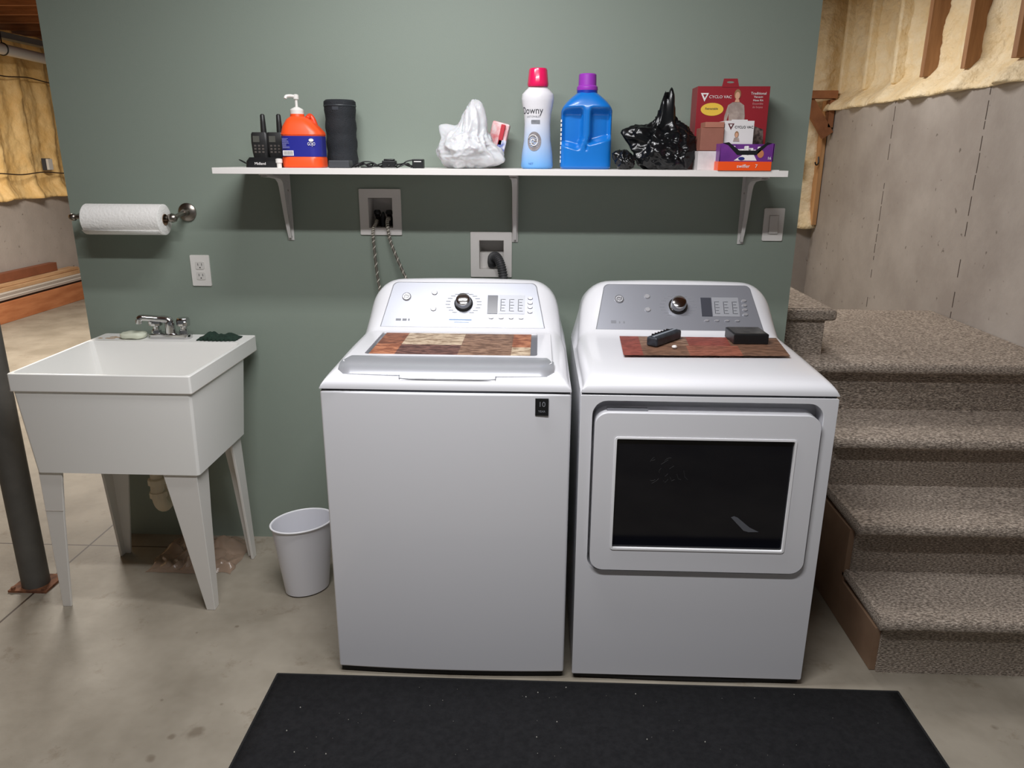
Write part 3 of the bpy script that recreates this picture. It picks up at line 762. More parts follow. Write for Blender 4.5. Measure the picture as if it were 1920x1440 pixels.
bm = NB(); tube(bm, [(-1.632, -.5575, .385), (-1.570, -.5575, .385)], .0012, 5); finish('leg_seam', bm, MATS['rim_shadow'], lg)
leg(-1.098, -.568, -1, 1, .112, .09, -1.112, -.530)
leg(-1.612, -.200, 1, -1, .095, .08, -1.640, -.150); leg(-1.098, -.200, -1, -1, .070, .08, -1.105, -.150)
cream = mat('pvc_cream', (206, 192, 166), .4)
bm = NB(); tube(bm, [(-1.365, -.33, .555), (-1.365, -.33, .37)], .021, 16); finish('tailpiece', bm, cream, t, smooth=.8)
bm = NB(); tube(bm, spline([(-1.365, -.33, .40), (-1.366, -.33, .33), (-1.37, -.30, .285), (-1.378, -.25, .285), (-1.39, -.21, .33), (-1.40, -.19, .38), (-1.40, -.12, .40), (-1.40, -.01, .40)], 7), .024, 16); finish('drain_trap', bm, cream, t, smooth=.8)
for z in (.395, .345):
    bm = NB(); lathe(bm, [(.026, z-.012), (.031, z-.010), (.031, z+.010), (.026, z+.012)], -1.365, -.33, 10); finish('slip_nut', bm, cream, t)
# faucet
f = thing('faucet', 'chrome two-handle faucet on the back ledge of the sink', 'faucet', (-1.362, -.095, .869))
bm = NB(); loft(bm, [rr3(-1.442, -1.286, -.120, -.072, .018, .869), rr3(-1.442, -1.286, -.120, -.072, .018, .884), rr3(-1.436, -1.292, -.114, -.078, .015, .889)]); finish('base', bm, chrome, f, smooth=.7)
for x in (-1.415, -1.311):
    bm = NB(); lathe(bm, [(.019, .888), (.017, .900), (.012, .905), (.012, .912), (.024, .918), (.025, .936), (.020, .946), (.003, .948)], x, -.096, 10); finish('handle', bm, chrome, f, smooth=.5)
    bm = NB(); tube(bm, [(x, -.096, .932), (x+(.022 if x > -1.36 else -.006), -.125, .930)], .006, 8); finish('lever', bm, chrome, f, smooth=.8)
bm = NB(); P = spline([(-1.362, -.096, .885), (-1.362, -.097, .925), (-1.368, -.099, .938), (-1.395, -.108, .943), (-1.425, -.120, .948), (-1.448, -.130, .951), (-1.456, -.134, .944)], 7)
tube(bm, P, .01, 14, rr=[.020-.008*min(1, i/22) for i in range(len(P))]); finish('spout', bm, chrome, f, smooth=True)
bm = NB(); lathe(bm, [(.0105, .930), (.0115, .934), (.0115, .946)], -1.4565, -.1345, 16); finish('aerator', bm, chrome, f, smooth=.6)
# soap & cloth on ledge
bm = NB(); bmesh.ops.create_icosphere(bm, subdivisions=4, radius=1)
for v in bm.verts:
    n = v.co.copy(); k = 1/(abs(n.x)**3+abs(n.y)**3+abs(n.z)**3)**(1/3)
    v.co = Vector((-1.498+n.x*k*.046, -.108+n.y*k*.032, .882+n.z*k*.0125+.0035*noise.noise(n*2)))
tag(finish('soap_bar', bm, mat('soap', (214, 218, 198), .45), smooth=True), 'pale green bar of soap on the sink ledge left of the faucet', 'soap')
bm = NB()
random.seed(5)
for k in range(7):
    a, b = random.uniform(-.03, .03), random.uniform(-.018, .018)
    lathe(bm, [(.008+random.random()*.006, .8692), (.003, .8702+random.random()*.001)], -1.592+a, -.105+b, 9, sy=.6)
tag(finish('soap_residue', bm, mat('residue', (176, 150, 122), .8)), 'brownish dried soap residue on the far left of the sink ledge', 'residue', kind='stuff')
bm = NB(); nx, ny = 46, 22; rows = []
for j in range(ny+1):
    row = []
    for i in range(nx+1):
        u, v = i/nx, j/ny
        e = math.sin(PI*u)**.4*math.sin(PI*v)**.35 if 0 < u < 1 and 0 < v < 1 else 0
        h = e*(.012+.014*math.exp(-((u-.27)/.13)**2)+.010*math.exp(-((u-.78)/.1)**2)+.007*noise.noise(Vector((u*9, v*6, 1))))
        fr = .004*math.sin(u*60) if j == 0 else 0
        row.append(bm.verts.new((-1.252+.146*u+.004*noise.noise(Vector((v*6, 2, 0))), -.135+.072*v-fr-.006*math.sin(PI*u), .8705+max(h, 0))))
    rows.append(row)
for a, b in zip(rows, rows[1:]):
    for i in range(nx): bm.faces.new((a[i], a[i+1], b[i+1], b[i]))
o = tag(finish('scrub_cloth', bm, mat('dark_green_cloth', (34, 58, 46), .95, var=.4, vscale=90, bump=.8, bscale=300), smooth=True), 'crumpled dark green scrubbing cloth on the right end of the sink ledge', 'cloth')
o.modifiers.new('s', 'SOLIDIFY').thickness = -.0012

# ============================================================ BIN + PLASTIC ON FLOOR
bin_m = mat('bin_white', (226, 226, 232), .35)
t = thing('waste_bin', 'small white oval plastic waste bin on the floor left of the washer', 'bin', (-.835, -.365, 0))
bcx, bcy, brot = -.832, -.375, math.radians(38)
bm = NB(); lathe(bm, [(.072, .002), (.078, .006), (.1075, .272), (.105, .272), (.076, .010), (.002, .010)], bcx, bcy, 56, sx=1.02, sy=.80, rot=brot); finish('bucket', bm, bin_m, t, smooth=.7)
bm = NB(); tube(bm, [(bcx+(.1115*math.cos(a)*math.cos(brot)-.1095*.80*math.sin(a)*math.sin(brot)), bcy+(.1115*math.cos(a)*math.sin(brot)+.1095*.80*math.sin(a)*math.cos(brot)), .273) for a in [2*PI*k/56 for k in range(57)]], .0035, 8); finish('rim', bm, mat('bin_rim', (240, 240, 244), .3), t, smooth=True)
# crumpled clear brownish plastic
def plastic_clear():
    m = bpy.data.materials.new('clear_plastic'); m.use_nodes = True; nt = m.node_tree; N = nt.nodes; L = nt.links; b = N['Principled BSDF']
    b.inputs['Base Color'].default_value = lin((166, 140, 120)); b.inputs['Roughness'].default_value = .22; b.inputs['Alpha'].default_value = .62
    return m
def sheet(name, m, x0, x1, y0, y1, hfun, nx=60, ny=40):
    bm = NB(); rows = []
    for j in range(ny+1):
        row = []
        for i in range(nx+1):
            u, v = i/nx, j/ny
            x = x0+(x1-x0)*u; y = y0+(y1-y0)*v
            x += .03*noise.noise(Vector((v*5, 3, u*2))); y += .03*noise.noise(Vector((u*5, 7, v*2)))
            row.append(bm.verts.new((x, y, max(.002, hfun(u, v)))))
        rows.append(row)
    for a, b in zip(rows, rows[1:]):
        for i in range(nx): bm.faces.new((a[i], a[i+1], b[i+1], b[i]))
    return finish(name, bm, m, smooth=.35)
def hf(u, v):
    e = (math.sin(PI*u)*math.sin(PI*v))**.4 if 0 < u < 1 and 0 < v < 1 else 0
    d = noise.voronoi(Vector((u*6, v*4, 0)))[0]
    return e*(.025+.05*(d[1]-d[0])+.045*noise.noise(Vector((u*3.3, v*3, 5)))+.02*math.exp(-((u-.5)**2+(v-.7)**2)/.05))
tag(sheet('plastic_sheet', plastic_clear(), -1.48, -1.15, -.30, -.03, hf), 'crumpled clear brownish plastic bag on the floor under the sink', 'plastic bag')

# ============================================================ RUG
bm = NB(); nx = 40
rows = []
for j, yv in enumerate((-.862, -1.1, -1.35, -1.6, -1.75)):
    rows.append([bm.verts.new((-.776+1.856*i/nx+(0), yv+(.012*math.sin(i*.35) if j == 0 else 0)*0+(.006*noise.noise(Vector((i*.3, 0, 0))) if j == 0 else 0), .008+(.0015*noise.noise(Vector((i*.4, j, 0)))))) for i in range(nx+1)])
for a, b in zip(rows, rows[1:]):
    for i in range(nx): bm.faces.new((a[i], a[i+1], b[i+1], b[i]))
o = finish('floor_mat', bm, mat('black_mat', (38, 38, 40), .92, col2=(30, 30, 32), vscale=60, bump=.5, bscale=400, spec=.15), smooth=True)
md = o.modifiers.new('s', 'SOLIDIFY'); md.thickness = .007
tag(o, 'long black utility floor mat on the concrete in front of both machines', 'mat')
bm = NB(); lathe(bm, [(.005, 0), (.005, 1)], 0, 0, 6)
bm.free(); bm = NB(); tube(bm, [(-.778, -.862, .006), (.0, -.863, .006), (1.082, -.862, .006)], .0045, 6); tube(bm, [(-.778, -.862, .006), (-.778, -1.75, .006)], .0045, 6); tube(bm, [(1.082, -.862, .006), (1.082, -1.75, .006)], .0045, 6)
finish('bound_edge', bm, mat('mat_edge', (22, 22, 23), .9), o)
bm = NB(); random.seed(11)
for k in range(60):
    x, y = random.uniform(-.7, 1.0), random.uniform(-1.22, -.88); r = random.choice((.0008, .0008, .0012, .002))
    lathe(bm, [(r, .0088), (r*.5, .0088+r)], x, y, 5)
tag(finish('lint_specks', bm, mat('lint', (170, 168, 160), .9)), 'pale specks of lint scattered on the black floor mat', 'lint', kind='stuff')

# ============================================================ SHELF ITEMS
# charger and radios
t = thing('radio_charger', 'black desktop charging cradle under the two-way radios', 'charger', (-.92, -.16, SZ))
bm = NB(); loft(bm, [rr3(-.983, -.858, -.205, -.110, .014, SZ), rr3(-.981, -.860, -.203, -.112, .014, SZ+.020), rr3(-.974, -.868, -.192, -.118, .012, SZ+.032)]); finish('cradle', bm, black_plastic, t, smooth=.5)
text('Midland', .012, 'lettering', print_white, face_front(-.930, -.206, SZ+.012), t)
bm = NB(); tube(bm, spline([(-.975, -.13, SZ+.004), (-.992, -.15, SZ+.009), (-1.004, -.17, SZ+.018), (-1.010, -.18, SZ+.024), (-1.000, -.185, SZ+.022), (-.985, -.19, SZ+.015), (-.975, -.20, SZ+.010)], 6), .0014, 6); finish('cord', bm, black_plastic, t)
radio_m = mat('radio_black', (34, 34, 34), .45, var=.3, vscale=50)
def radio():
    r = thing('two_way_radio', 'x', 'radio', (0, 0, 0), 'two-way radios on the shelf')
    bm = NB(); loft(bm, [rr3(-.024, .024, -.015, .015, .008, .0), rr3(-.027, .027, -.017, .017, .009, .02), rr3(-.029, .029, -.017, .017, .009, .05), rr3(-.028, .028, -.016, .016, .009, .078), rr3(-.025, .025, -.013, .013, .008, .084)]); finish('body', bm, radio_m, r, smooth=.6)
    bm = NB(); lathe(bm, [(.0095, .075), (.0095, .09), (.0085, .115), (.0075, .138), (.004, .142)], .012, .002, 14); finish('antenna', bm, radio_m, r, smooth=.7)
    boxo('screen', mat('radio_screen', (84, 84, 78), .3), -.020, .002, -.0185, -.016, .052, .072, r, .001)
    bm = NB()
    for i in range(3):
        for j in range(3): box(bm, -.017+i*.013, -.010+i*.013, -.0188, -.0165, .018+j*.010, .024+j*.010)
    finish('keys', bm, mat('radio_keys', (86, 80, 76), .4), r)
    return r
ra = radio(); ra.location = (-.940, -.155, SZ+.028); ra['label'] = 'black two-way radio standing in the left slot of the charger'
def copytree(o):
    c = o.copy(); C.objects.link(c)
    for ch in list(o.children):
        d = ch.copy(); C.objects.link(d); d.parent = c
    return c
rb = copytree(ra); rb.location = (-.886, -.155, SZ+.028); rb['label'] = 'black two-way radio in the right slot, partly behind the orange jug'
bm = NB(); lathe(bm, [(.008, SZ), (.008, SZ+.014), (.011, SZ+.016), (.011, SZ+.027), (.006, SZ+.029)], -.853, -.245, 12)
tag(finish('white_plug', bm, plastic_white, smooth=.6), 'tiny white plastic plug end in front of the orange jug', 'plug')

# orange hand cleaner jug
t = thing('hand_cleaner_jug', 'orange pump jug of hand cleaner with a dark blue label', 'pump bottle', (-.775, -.19, SZ))
orange = mat('orange_plastic', (240, 84, 34), .38)
def jsec(z, hx, hy, r, ox=0): return [(p[0], p[1], z) for p in rrect(-.783-hx+ox, -.783+hx+ox, -.19-hy, -.19+hy, r, 6)]
bm = NB(); loft(bm, [jsec(SZ, .064, .050, .03), jsec(SZ+.004, .068, .054, .035), jsec(SZ+.030, .068, .054, .035), jsec(SZ+.034, .066, .052, .034), jsec(SZ+.100, .066, .052, .034), jsec(SZ+.104, .068, .054, .035),
    jsec(SZ+.112, .066, .052, .034), jsec(SZ+.130, .056, .045, .03, -.006), jsec(SZ+.152, .037, .034, .025, -.012), jsec(SZ+.160, .023, .023, .022, -.016), jsec(SZ+.168, .022, .022, .0215, -.016)])
finish('jug', bm, orange, t, smooth=.5)
bm = NB(); tube(bm, spline([(-.768, -.185, SZ+.155), (-.762, -.172, SZ+.163), (-.752, -.172, SZ+.150), (-.745, -.172, SZ+.128), (-.742, -.172, SZ+.112)], 6), .0085, 12); finish('handle', bm, mat('orange_dark', (214, 66, 30), .4), t, smooth=True)
blue_l = mat('label_navy', (38, 42, 140), .4)
bm = NB(); loft(bm, [jsec(SZ+.035, .0668, .0528, .034), jsec(SZ+.099, .0668, .0528, .034)], cap=False); lb = finish('label', bm, blue_l, t, smooth=.6)
poly('barcode_patch', print_white, rect(-.838, -.803, SZ+.038, SZ+.054), -.2440, lb)
bm = NB()
for k in range(11): box(bm, -.835+k*.0028, -.8338+k*.0028, -.2450, -.2446, SZ+.040, SZ+.052)
finish('barcode', bm, print_dark, lb)
bm = NB(); random.seed(2)
for k in range(9): box(bm, -.838, -.838+random.uniform(.012, .024), -.2448, -.2442, SZ+.061+k*.0036, SZ+.0624+k*.0036)
finish('small_print', bm, mat('print_lilac', (130, 132, 190), .6), lb)
text('GOJO', .014, 'lettering', print_white, face_front(-.743, -.2446, SZ+.074), lb, .7)
poly('label_emblem', print_white, ell(-.743, SZ+.086, .008, .005, 14), -.2442, lb)
bm = NB(); lathe(bm, [(.022, SZ+.166), (.022, SZ+.180), (.018, SZ+.184), (.010, SZ+.188), (.006, SZ+.190)], -.799, -.19, 20); finish('pump_collar', bm, plastic_white, t, smooth=.5)
bm = NB(); lathe(bm, [(.0045, SZ+.188), (.0045, SZ+.212), (.009, SZ+.214), (.009, SZ+.226), (.004, SZ+.229)], -.799, -.19, 14)
tube(bm, spline([(-.799, -.19, SZ+.221), (-.812, -.200, SZ+.223), (-.824, -.210, SZ+.221), (-.827, -.213, SZ+.214)], 4), .005, 8); finish('pump_head', bm, plastic_white, t, smooth=.7)

# black round speaker / cylinder with a small grey box
t = thing('portable_speaker', 'tall black fabric-covered cylindrical speaker right of the orange jug', 'speaker', (-.684, -.13, SZ))
fab = mat('black_fabric', (33, 37, 42), .8, var=.3, vscale=30, bump=.5, bscale=260)
bm = NB(); prof = [(.044, SZ), (.050, SZ+.004)]+[(.0515+.0018*math.sin(k*1.7), SZ+.012+k*.0145) for k in range(13)]+[(.053, SZ+.196), (.054, SZ+.205), (.053, SZ+.214), (.047, SZ+.219), (.030, SZ+.220), (.0005, SZ+.217)]
lathe(bm, prof, -.686, -.075, 48); finish('body', bm, fab, t, smooth=.7)
bm = NB(); lathe(bm, [(.0545, SZ+.198), (.0552, SZ+.200), (.0545, SZ+.202)], -.686, -.075, 40, cap=False); finish('top_ring', bm, mat('dark_ring', (52, 56, 60), .4), t, smooth=True)
boxo('strap_patch', mat('patch_dark', (50, 54, 60), .5), -.700, -.678, -.1285, -.125, SZ+.184, SZ+.196, t, .002)
tag(boxo('small_grey_box', mat('dark_grey_plastic', (62, 64, 68), .5), -.690, -.622, -.250, -.200, SZ, SZ+.024, bevel=.003), 'small dark grey plastic box at the foot of the black speaker', 'box')
# cable tangle and adapters
bm = NB(); random.seed(8)
for q in range(4):
    pts = []
    for k in range(9):
        f = k/8; pts.append((-.615+.195*f+random.uniform(-.008, .008), -.20+random.uniform(-.03, .03), SZ+.003+abs(math.sin(f*PI*(2+q)))*.014*random.uniform(.5, 1)))
    tube(bm, spline(pts, 6), .0022, 7)
tube(bm, spline([(-.60, -.22, SZ+.003), (-.585, -.225, SZ+.018), (-.56, -.225, SZ+.020), (-.54, -.225, SZ+.012), (-.555, -.225, SZ+.004), (-.59, -.222, SZ+.003)], 6), .0022, 7)
tube(bm, spline([(-.47, -.20, SZ+.004), (-.455, -.21, SZ+.012), (-.44, -.21, SZ+.022), (-.42, -.205, SZ+.026), (-.405, -.20, SZ+.026)], 6), .0022, 7)
tag(finish('tangled_cable', bm, black_plastic, smooth=True), 'tangled thin black cable lying on the shelf between speaker and white bag', 'cable')
bm = NB(); box(bm, -.520, -.475, -.225, -.195, SZ+.002, SZ+.024); box(bm, -.515, -.48, -.222, -.198, SZ+.023, SZ+.029)
tag(finish('cable_plug', bm, black_plastic, bevel=.003), 'small black ribbed adapter in the middle of the tangled cable', 'adapter')
t = thing('power_adapter', 'black square power adapter with white print at the cable end', 'adapter', (-.40, -.19, SZ))
boxo('body', black_plastic, -.422, -.386, -.215, -.180, SZ, SZ+.029, t, .002)
boxo('lettering', print_white, -.416, -.392, -.2156, -.2149, SZ+.020, SZ+.0225, t)

# ---- crumpled bags
def bag(name, m, c, lobes, base, scale, flat=.0, crinkle=.03, seed=0, sub=6, noise_amp=.12):
    """lobes: (dir, amp, sharp)"""
    bm = NB(); bmesh.ops.create_icosphere(bm, subdivisions=sub, radius=1)
    for v in bm.verts:
        d = v.co.normalized(); r = base
        for dr, amp, sh in lobes: r += amp*math.exp(sh*(d.dot(Vector(dr).normalized())-1))
        vd, vp = noise.voronoi(d*1.5+Vector((seed, seed, 0)))
        r *= 1+noise_amp*(vd[1]-vd[0]-.3)
        h = Vector((d.x, d.y, 0)); h = h.normalized() if h.length > 1e-4 else Vector((1, 0, 0))
        tw = .9*noise.noise(d*1.3+Vector((seed, 0, 5)))
        fold = 1-abs(noise.noise(Vector((h.x*2.4+tw, h.y*2.4, d.z*1.1+seed)))*2.2)
        r *= 1+crinkle*(fold-.6)*(1 if d.z > -.3 else .4)
        r *= 1+crinkle*.5*(1-2*abs(noise.noise(d*2.3+Vector((0, seed, 3)))))+crinkle*.20*(1-2*abs(noise.noise(d*6+Vector((3, seed, 3)))))
        p = Vector((d.x*scale[0], d.y*scale[1], d.z*scale[2]))*r
        v.co = Vector((c[0]+p.x, c[1]+p.y, max(SZ+.001+.0012*abs(noise.noise(d*8)), c[2]+p.z)))
    return finish(name, bm, m, smooth=True)
white_bag_m = mat('white_bag_plastic', (200, 201, 204), .28, bump=.08, bscale=30, dist=.003)
MATS['white_bag_plastic'].node_tree.nodes['Principled BSDF'].inputs['Subsurface Weight'].default_value = .15
t = bag('grocery_bag', white_bag_m, (-.236, -.185, SZ+.062), [((.10, 0, 1), .95, 22), ((.25, -.1, .9), .35, 14), ((-.72, 0, .75), .50, 30), ((-.9, 0, .1), .12, 4), ((.95, -.25, -.42), .50, 10), ((-.5, -.4, -.5), .25, 4)], .92, (.088, .085, .068), seed=3, crinkle=.12, noise_amp=.10)
tag(t, 'knotted white plastic grocery bag bulging on the middle of the shelf', 'plastic bag')
t = thing('printed_package', 'red, pink and blue printed package sticking out behind the white bag', 'package', (-.14, -.16, SZ))
def tilted_box(name, m, c, hx, hy, hz, ang, parent, bevel=.002):
    bm = NB(); box(bm, -hx, hx, -hy, hy, -hz, hz)
    for v in bm.verts:
        x, z = v.co.x, v.co.z; v.co = Vector((c[0]+x*math.cos(ang)+z*math.sin(ang), c[1]+v.co.y, c[2]-x*math.sin(ang)+z*math.cos(ang)))
    return finish(name, bm, m, parent, bevel=bevel)
tilted_box('package', mat('package_pink', (224, 120, 124), .5, col2=(238, 214, 214), vscale=45, detail=2), (-.150, -.075, SZ+.084), .030, .03, .066, .25, t, .006)
tilted_box('red_edge', mat('package_red', (196, 50, 62), .5), (-.134, -.108, SZ+.108), .007, .006, .034, .22, t)
tilted_box('blue_print', mat('package_blue', (70, 92, 180), .5, col2=(226, 226, 238), vscale=60, detail=1), (-.136, -.108, SZ+.068), .014, .006, .024, .25, t)
black_bag_m = mat('black_bag_plastic', (16, 17, 19), .22, bump=.1, bscale=30, dist=.003)
t = bag('trash_bag', black_bag_m, (.403, -.165, SZ+.060), [((.02, -.1, 1), .90, 90), ((.0, 0, 1), .35, 9), ((.6, 0, .35), .20, 5), ((-.88, -.2, .55), .65, 26), ((-.5, -.6, 0), .25, 4), ((.3, -.4, -.6), .35, 5)], .84, (.100, .075, .082), seed=12, crinkle=.20, noise_amp=.14)
tag(t, 'shiny black plastic bag with a knotted top standing before the red box', 'plastic bag')
t = bag('trash_bag', black_bag_m, (.272, -.225, SZ+.024), [((-.8, 0, .5), .45, 10), ((-.2, 0, .9), .2, 6)], .85, (.034, .036, .034), seed=31, crinkle=.16, noise_amp=.2, sub=5)
tag(t, 'small crumpled black plastic bag beside the blue detergent jug', 'plastic bag')

# ---- scent booster bottle
t = thing('scent_booster_bottle', 'white and pale blue waisted laundry bottle with a bright pink cap', 'bottle', (-.013, -.17, SZ))
def grad_mat(name, c1, c2, z0, z1, rough=.3):
    m = bpy.data.materials.new(name); m.use_nodes = True; nt = m.node_tree; N = nt.nodes; L = nt.links; b = N['Principled BSDF']; b.inputs['Roughness'].default_value = rough
    tc = N.new('ShaderNodeTexCoord'); sp = N.new('ShaderNodeSeparateXYZ'); L.new(tc.outputs['Object'], sp.inputs[0])
    mr = N.new('ShaderNodeMapRange'); mr.inputs[1].default_value = z0; mr.inputs[2].default_value = z1; L.new(sp.outputs[2], mr.inputs[0])
    r = N.new('ShaderNodeValToRGB'); r.color_ramp.elements[0].color = lin(c1); r.color_ramp.elements[1].color = lin(c2); L.new(mr.outputs[0], r.inputs[0]); L.new(r.outputs[0], b.inputs['Base Color']); return m
bx, by = -.013, -.17
def bot_r(z):
    P = [(0, .050), (.01, .053), (.05, .050), (.09, .044), (.14, .042), (.17, .044), (.20, .050), (.218, .0525), (.232, .050), (.243, .040), (.250, .032), (.256, .030)]
    for a, b in zip(P, P[1:]):
        if a[0] <= z <= b[0]: return a[1]+(b[1]-a[1])*(z-a[0])/(b[0]-a[0])
    return .03
sleeve = grad_mat('sleeve_white_blue', (96, 164, 226), (226, 224, 228), SZ+.0, SZ+.165)
zz = [0, .004, .01, .02, .035, .05, .07, .09, .11, .125, .14, .155, .17, .185, .20, .21, .218, .226, .232, .238, .243, .247, .250, .256]
bm = NB(); lathe(bm, [(.046, SZ)]+[(bot_r(z), SZ+z) for z in zz[1:]], bx, by, 48, sy=.8); finish('bottle', bm, sleeve, t, smooth=.8)
bm = NB(); rings = []
for r, z in ((.0315, .254), (.0325, .256), (.0335, .262), (.0325, .270), (.0290, .304), (.0265, .309), (.001, .307)):
    rings.append([(bx+r*(1+.02*(k % 2))*math.cos(2*PI*k/48), by+r*(1+.02*(k % 2))*math.sin(2*PI*k/48), SZ+z) for k in range(48)])
loft(bm, rings); finish('cap', bm, mat('cap_pink', (226, 30, 92), .22, coat=.5), t, smooth=.6)
def wrapb(cx0, z0):
    def f(p):
        z = z0+p.y; r = bot_r(z-SZ)+.0006+p.z; a = (cx0+p.x)/max(.03, bot_r(z-SZ))
        return Vector((bx+r*math.sin(a), by-r*.8*math.cos(a)-.0004, z))
    return f
I4 = Matrix.Identity(4)
text('Downy', .030, 'lettering', print_dark, I4, t, .9, wrapb(-.022, SZ+.180), 0)
text('UNSTOPABLES', .008, 'lettering', print_grey, I4, t, .9, wrapb(-.015, SZ+.162), 0)
text('FRESH', .010, 'lettering', print_grey, I4, t, 1.0, wrapb(-.008, SZ+.146), 0)
text('NET', .009, 'lettering', mat('print_blue', (60, 100, 170), .6), I4, t, 1, wrapb(-.02, SZ+.016), 0)
def wrap_loop(name, m, loop, cx0, z0, parent, off=.0005):
    bm = NB(); fill(bm, [loop], 0); f = wrapb(cx0, z0)
    bmesh.ops.subdivide_edges(bm, edges=bm.edges, cuts=2)
    for v in bm.verts: v.co = f(Vector((v.co.x, v.co.z, off)))
    return finish(name, bm, m, parent)
sw = wrap_loop('swirl_disc', mat('swirl_grey', (134, 128, 130), .4), ell(0, 0, .023, .030, 32), -.010, SZ+.086, t)
bm = NB(); f = wrapb(-.012, SZ+.086)
tube(bm, [f(Vector(((.003+.0022*k*.5)*math.cos(k*.5)*.8, (.003+.0022*k*.5)*math.sin(k*.5), .0012))) for k in range(19)], .0016, 6); finish('swirl', bm, print_white, sw, smooth=True)
wrap_loop('grey_stripe', print_grey, rect(-.014, .014, -.006, .006), -.006, SZ+.146, t, .0002)

# ---- blue jug
t = thing('detergent_jug', 'large blue laundry detergent jug with a purple cap', 'jug', (.147, -.17, SZ))
blue = mat('blue_plastic', (18, 112, 196), .3, coat=.3)
bm = NB(); jx, jy = .146, -.17; rings = []; NZ = 90; NA = 120; H = .236
for k in range(NZ+1):
    z = H*k/NZ
    sx_, sy_, e = .0825, .055, 5
    if z < .006: sx_ -= (.006-z)*.8; sy_ -= (.006-z)*.8
    if z > .178:
        f = (z-.178)/(H-.178); sx_ = .0825-.052*(1-math.sqrt(max(0, 1-f*f)))*1.0-.010*f; sy_ = .055-.024*f*f; e = 5-2.6*f
        sx_ = .0825+(.031-.0825)*(f**1.6)
    ring = []
    for i in range(NA):
        a = 2*PI*i/NA; ca, sa = math.cos(a), math.sin(a)
        r = 1/((abs(ca)**e+abs(sa)**e)**(1/e)); x = r*ca*sx_; y = r*sa*sy_
        if sa < 0:
            zlo = .052+.016*smooth(0, .08, abs(x))+(.020 if x > 0 else 0)
            m_ = smooth(zlo, zlo+.022, z)*(1-smooth(.165, .195, z))
            ridge = smooth(.007, .020, abs(x+(.012*(1-smooth(.06, .11, z))*(1))))
            edge = 1-smooth(.068, .080, abs(x))*.55
            y += .034*m_*ridge*edge
        ring.append((jx+x, jy+y, SZ+z))
    rings.append(ring)
loft(bm, rings); finish('jug', bm, blue, t, smooth=1.0)
bm = NB(); lathe(bm, [(.033, SZ+.232), (.033, SZ+.243), (.030, SZ+.246)], jx, jy, 40); finish('neck_ring', bm, mat('neck_navy', (20, 52, 160), .35), t, smooth=.6)
bm = NB(); rings = []
for r, z in ((.033, .243), (.034, .246), (.033, .254), (.0285, .258), (.0275, .290), (.025, .293), (.001, .292)):
    rings.append([(jx+r*(1+(.015*(k % 2) if z > .256 else 0))*math.cos(2*PI*k/60), jy+r*(1+(.015*(k % 2) if z > .256 else 0))*math.sin(2*PI*k/60), SZ+z) for k in range(60)])
loft(bm, rings); finish('cap', bm, mat('cap_purple', (152, 54, 178), .4), t, smooth=.6)
bm = NB(); random.seed(6)
for k in range(10): box(bm, jx-.0835, jx-.080, jy-.030, jy-.020+random.uniform(0, .03), SZ+.02+k*.014, SZ+.026+k*.014+random.uniform(0, .005))
finish('side_print', bm, print_white, t)

# ---- boxes at right end
red = mat('red_card', (150, 28, 40), .45, coat=.15)
t = thing('vacuum_kit_box', 'large red vacuum kit carton with a printed person, at the back of the shelf', 'box', (.62, -.08, SZ))
bm = NB(); box(bm, .508, .742, -.125, -.03, SZ, SZ+.261); finish('carton', bm, red, t, bevel=.001)
bm = NB(); slab(bm, [[(.585, SZ+.258), (.641, SZ+.258), (.634, SZ+.284), (.590, SZ+.284)], ell(.612, SZ+.273, .012, .003, 12)], -.1262, -.1245); finish('hang_tab', bm, red, t)
fy = -.1255
poly('emblem', print_white, [(.519, SZ+.240), (.545, SZ+.240), (.532, SZ+.214)], fy, t)
poly('emblem_inner', red, [(.526, SZ+.236), (.538, SZ+.236), (.532, SZ+.225)], fy-.0008, t)
text('CYCLO VAC', .0125, 'lettering', print_white, face_front(.583, fy-.0006, SZ+.228), t, 1.05)
yo = poly('yellow_oval', mat('yellow_print', (236, 196, 70), .5), ell(.559, SZ+.190, .037, .020), fy, t)
text('Retractable', .010, 'lettering', print_dark, face_front(.557, fy-.001, SZ+.192), yo, .9)
for k, s in enumerate(('Traditional', 'Vacuum', 'Hose Kit', 'Ensemble', 'de boyau')): text(s, .0115 if k == 0 else .009, 'lettering', print_white if k < 3 else mat('print_rose', (214, 140, 140), .6), face_front(.706, fy-.0006, SZ+.239-k*.0105), t, 1)
skin = mat('print_skin', (214, 164, 134), .6); shirt = mat('print_shirt', (176, 160, 150), .6, col2=(150, 134, 126), vscale=60); hairc = mat('print_hair', (150, 112, 76), .6)
px = .636
pf = poly('printed_person', shirt, [(px-.020, SZ+.135), (px-.022, SZ+.178), (px-.026, SZ+.160), (px-.030, SZ+.128), (px-.037, SZ+.130), (px-.035, SZ+.170), (px-.026, SZ+.203), (px-.012, SZ+.212), (px+.012, SZ+.212), (px+.026, SZ+.203), (px+.031, SZ+.170), (px+.030, SZ+.135)][::1], fy, t)
poly('hair', hairc, ell(px+.002, SZ+.236, .0105, .016, 18), fy-.0002, pf)
poly('face', skin, ell(px+.002, SZ+.232, .0075, .0115, 18), fy-.0012, pf)
poly('neckline', skin, [(px-.006, SZ+.2125), (px+.010, SZ+.2125), (px+.008, SZ+.221), (px-.003, SZ+.221)], fy-.0009, pf)
poly('hand', skin, ell(px-.030, SZ+.124, .005, .010, 12), fy-.0003, pf)
poly('trousers', mat('print_wine', (96, 48, 50), .6), rect(px-.021, px+.026, SZ+.118, SZ+.136), fy-.0002, pf)
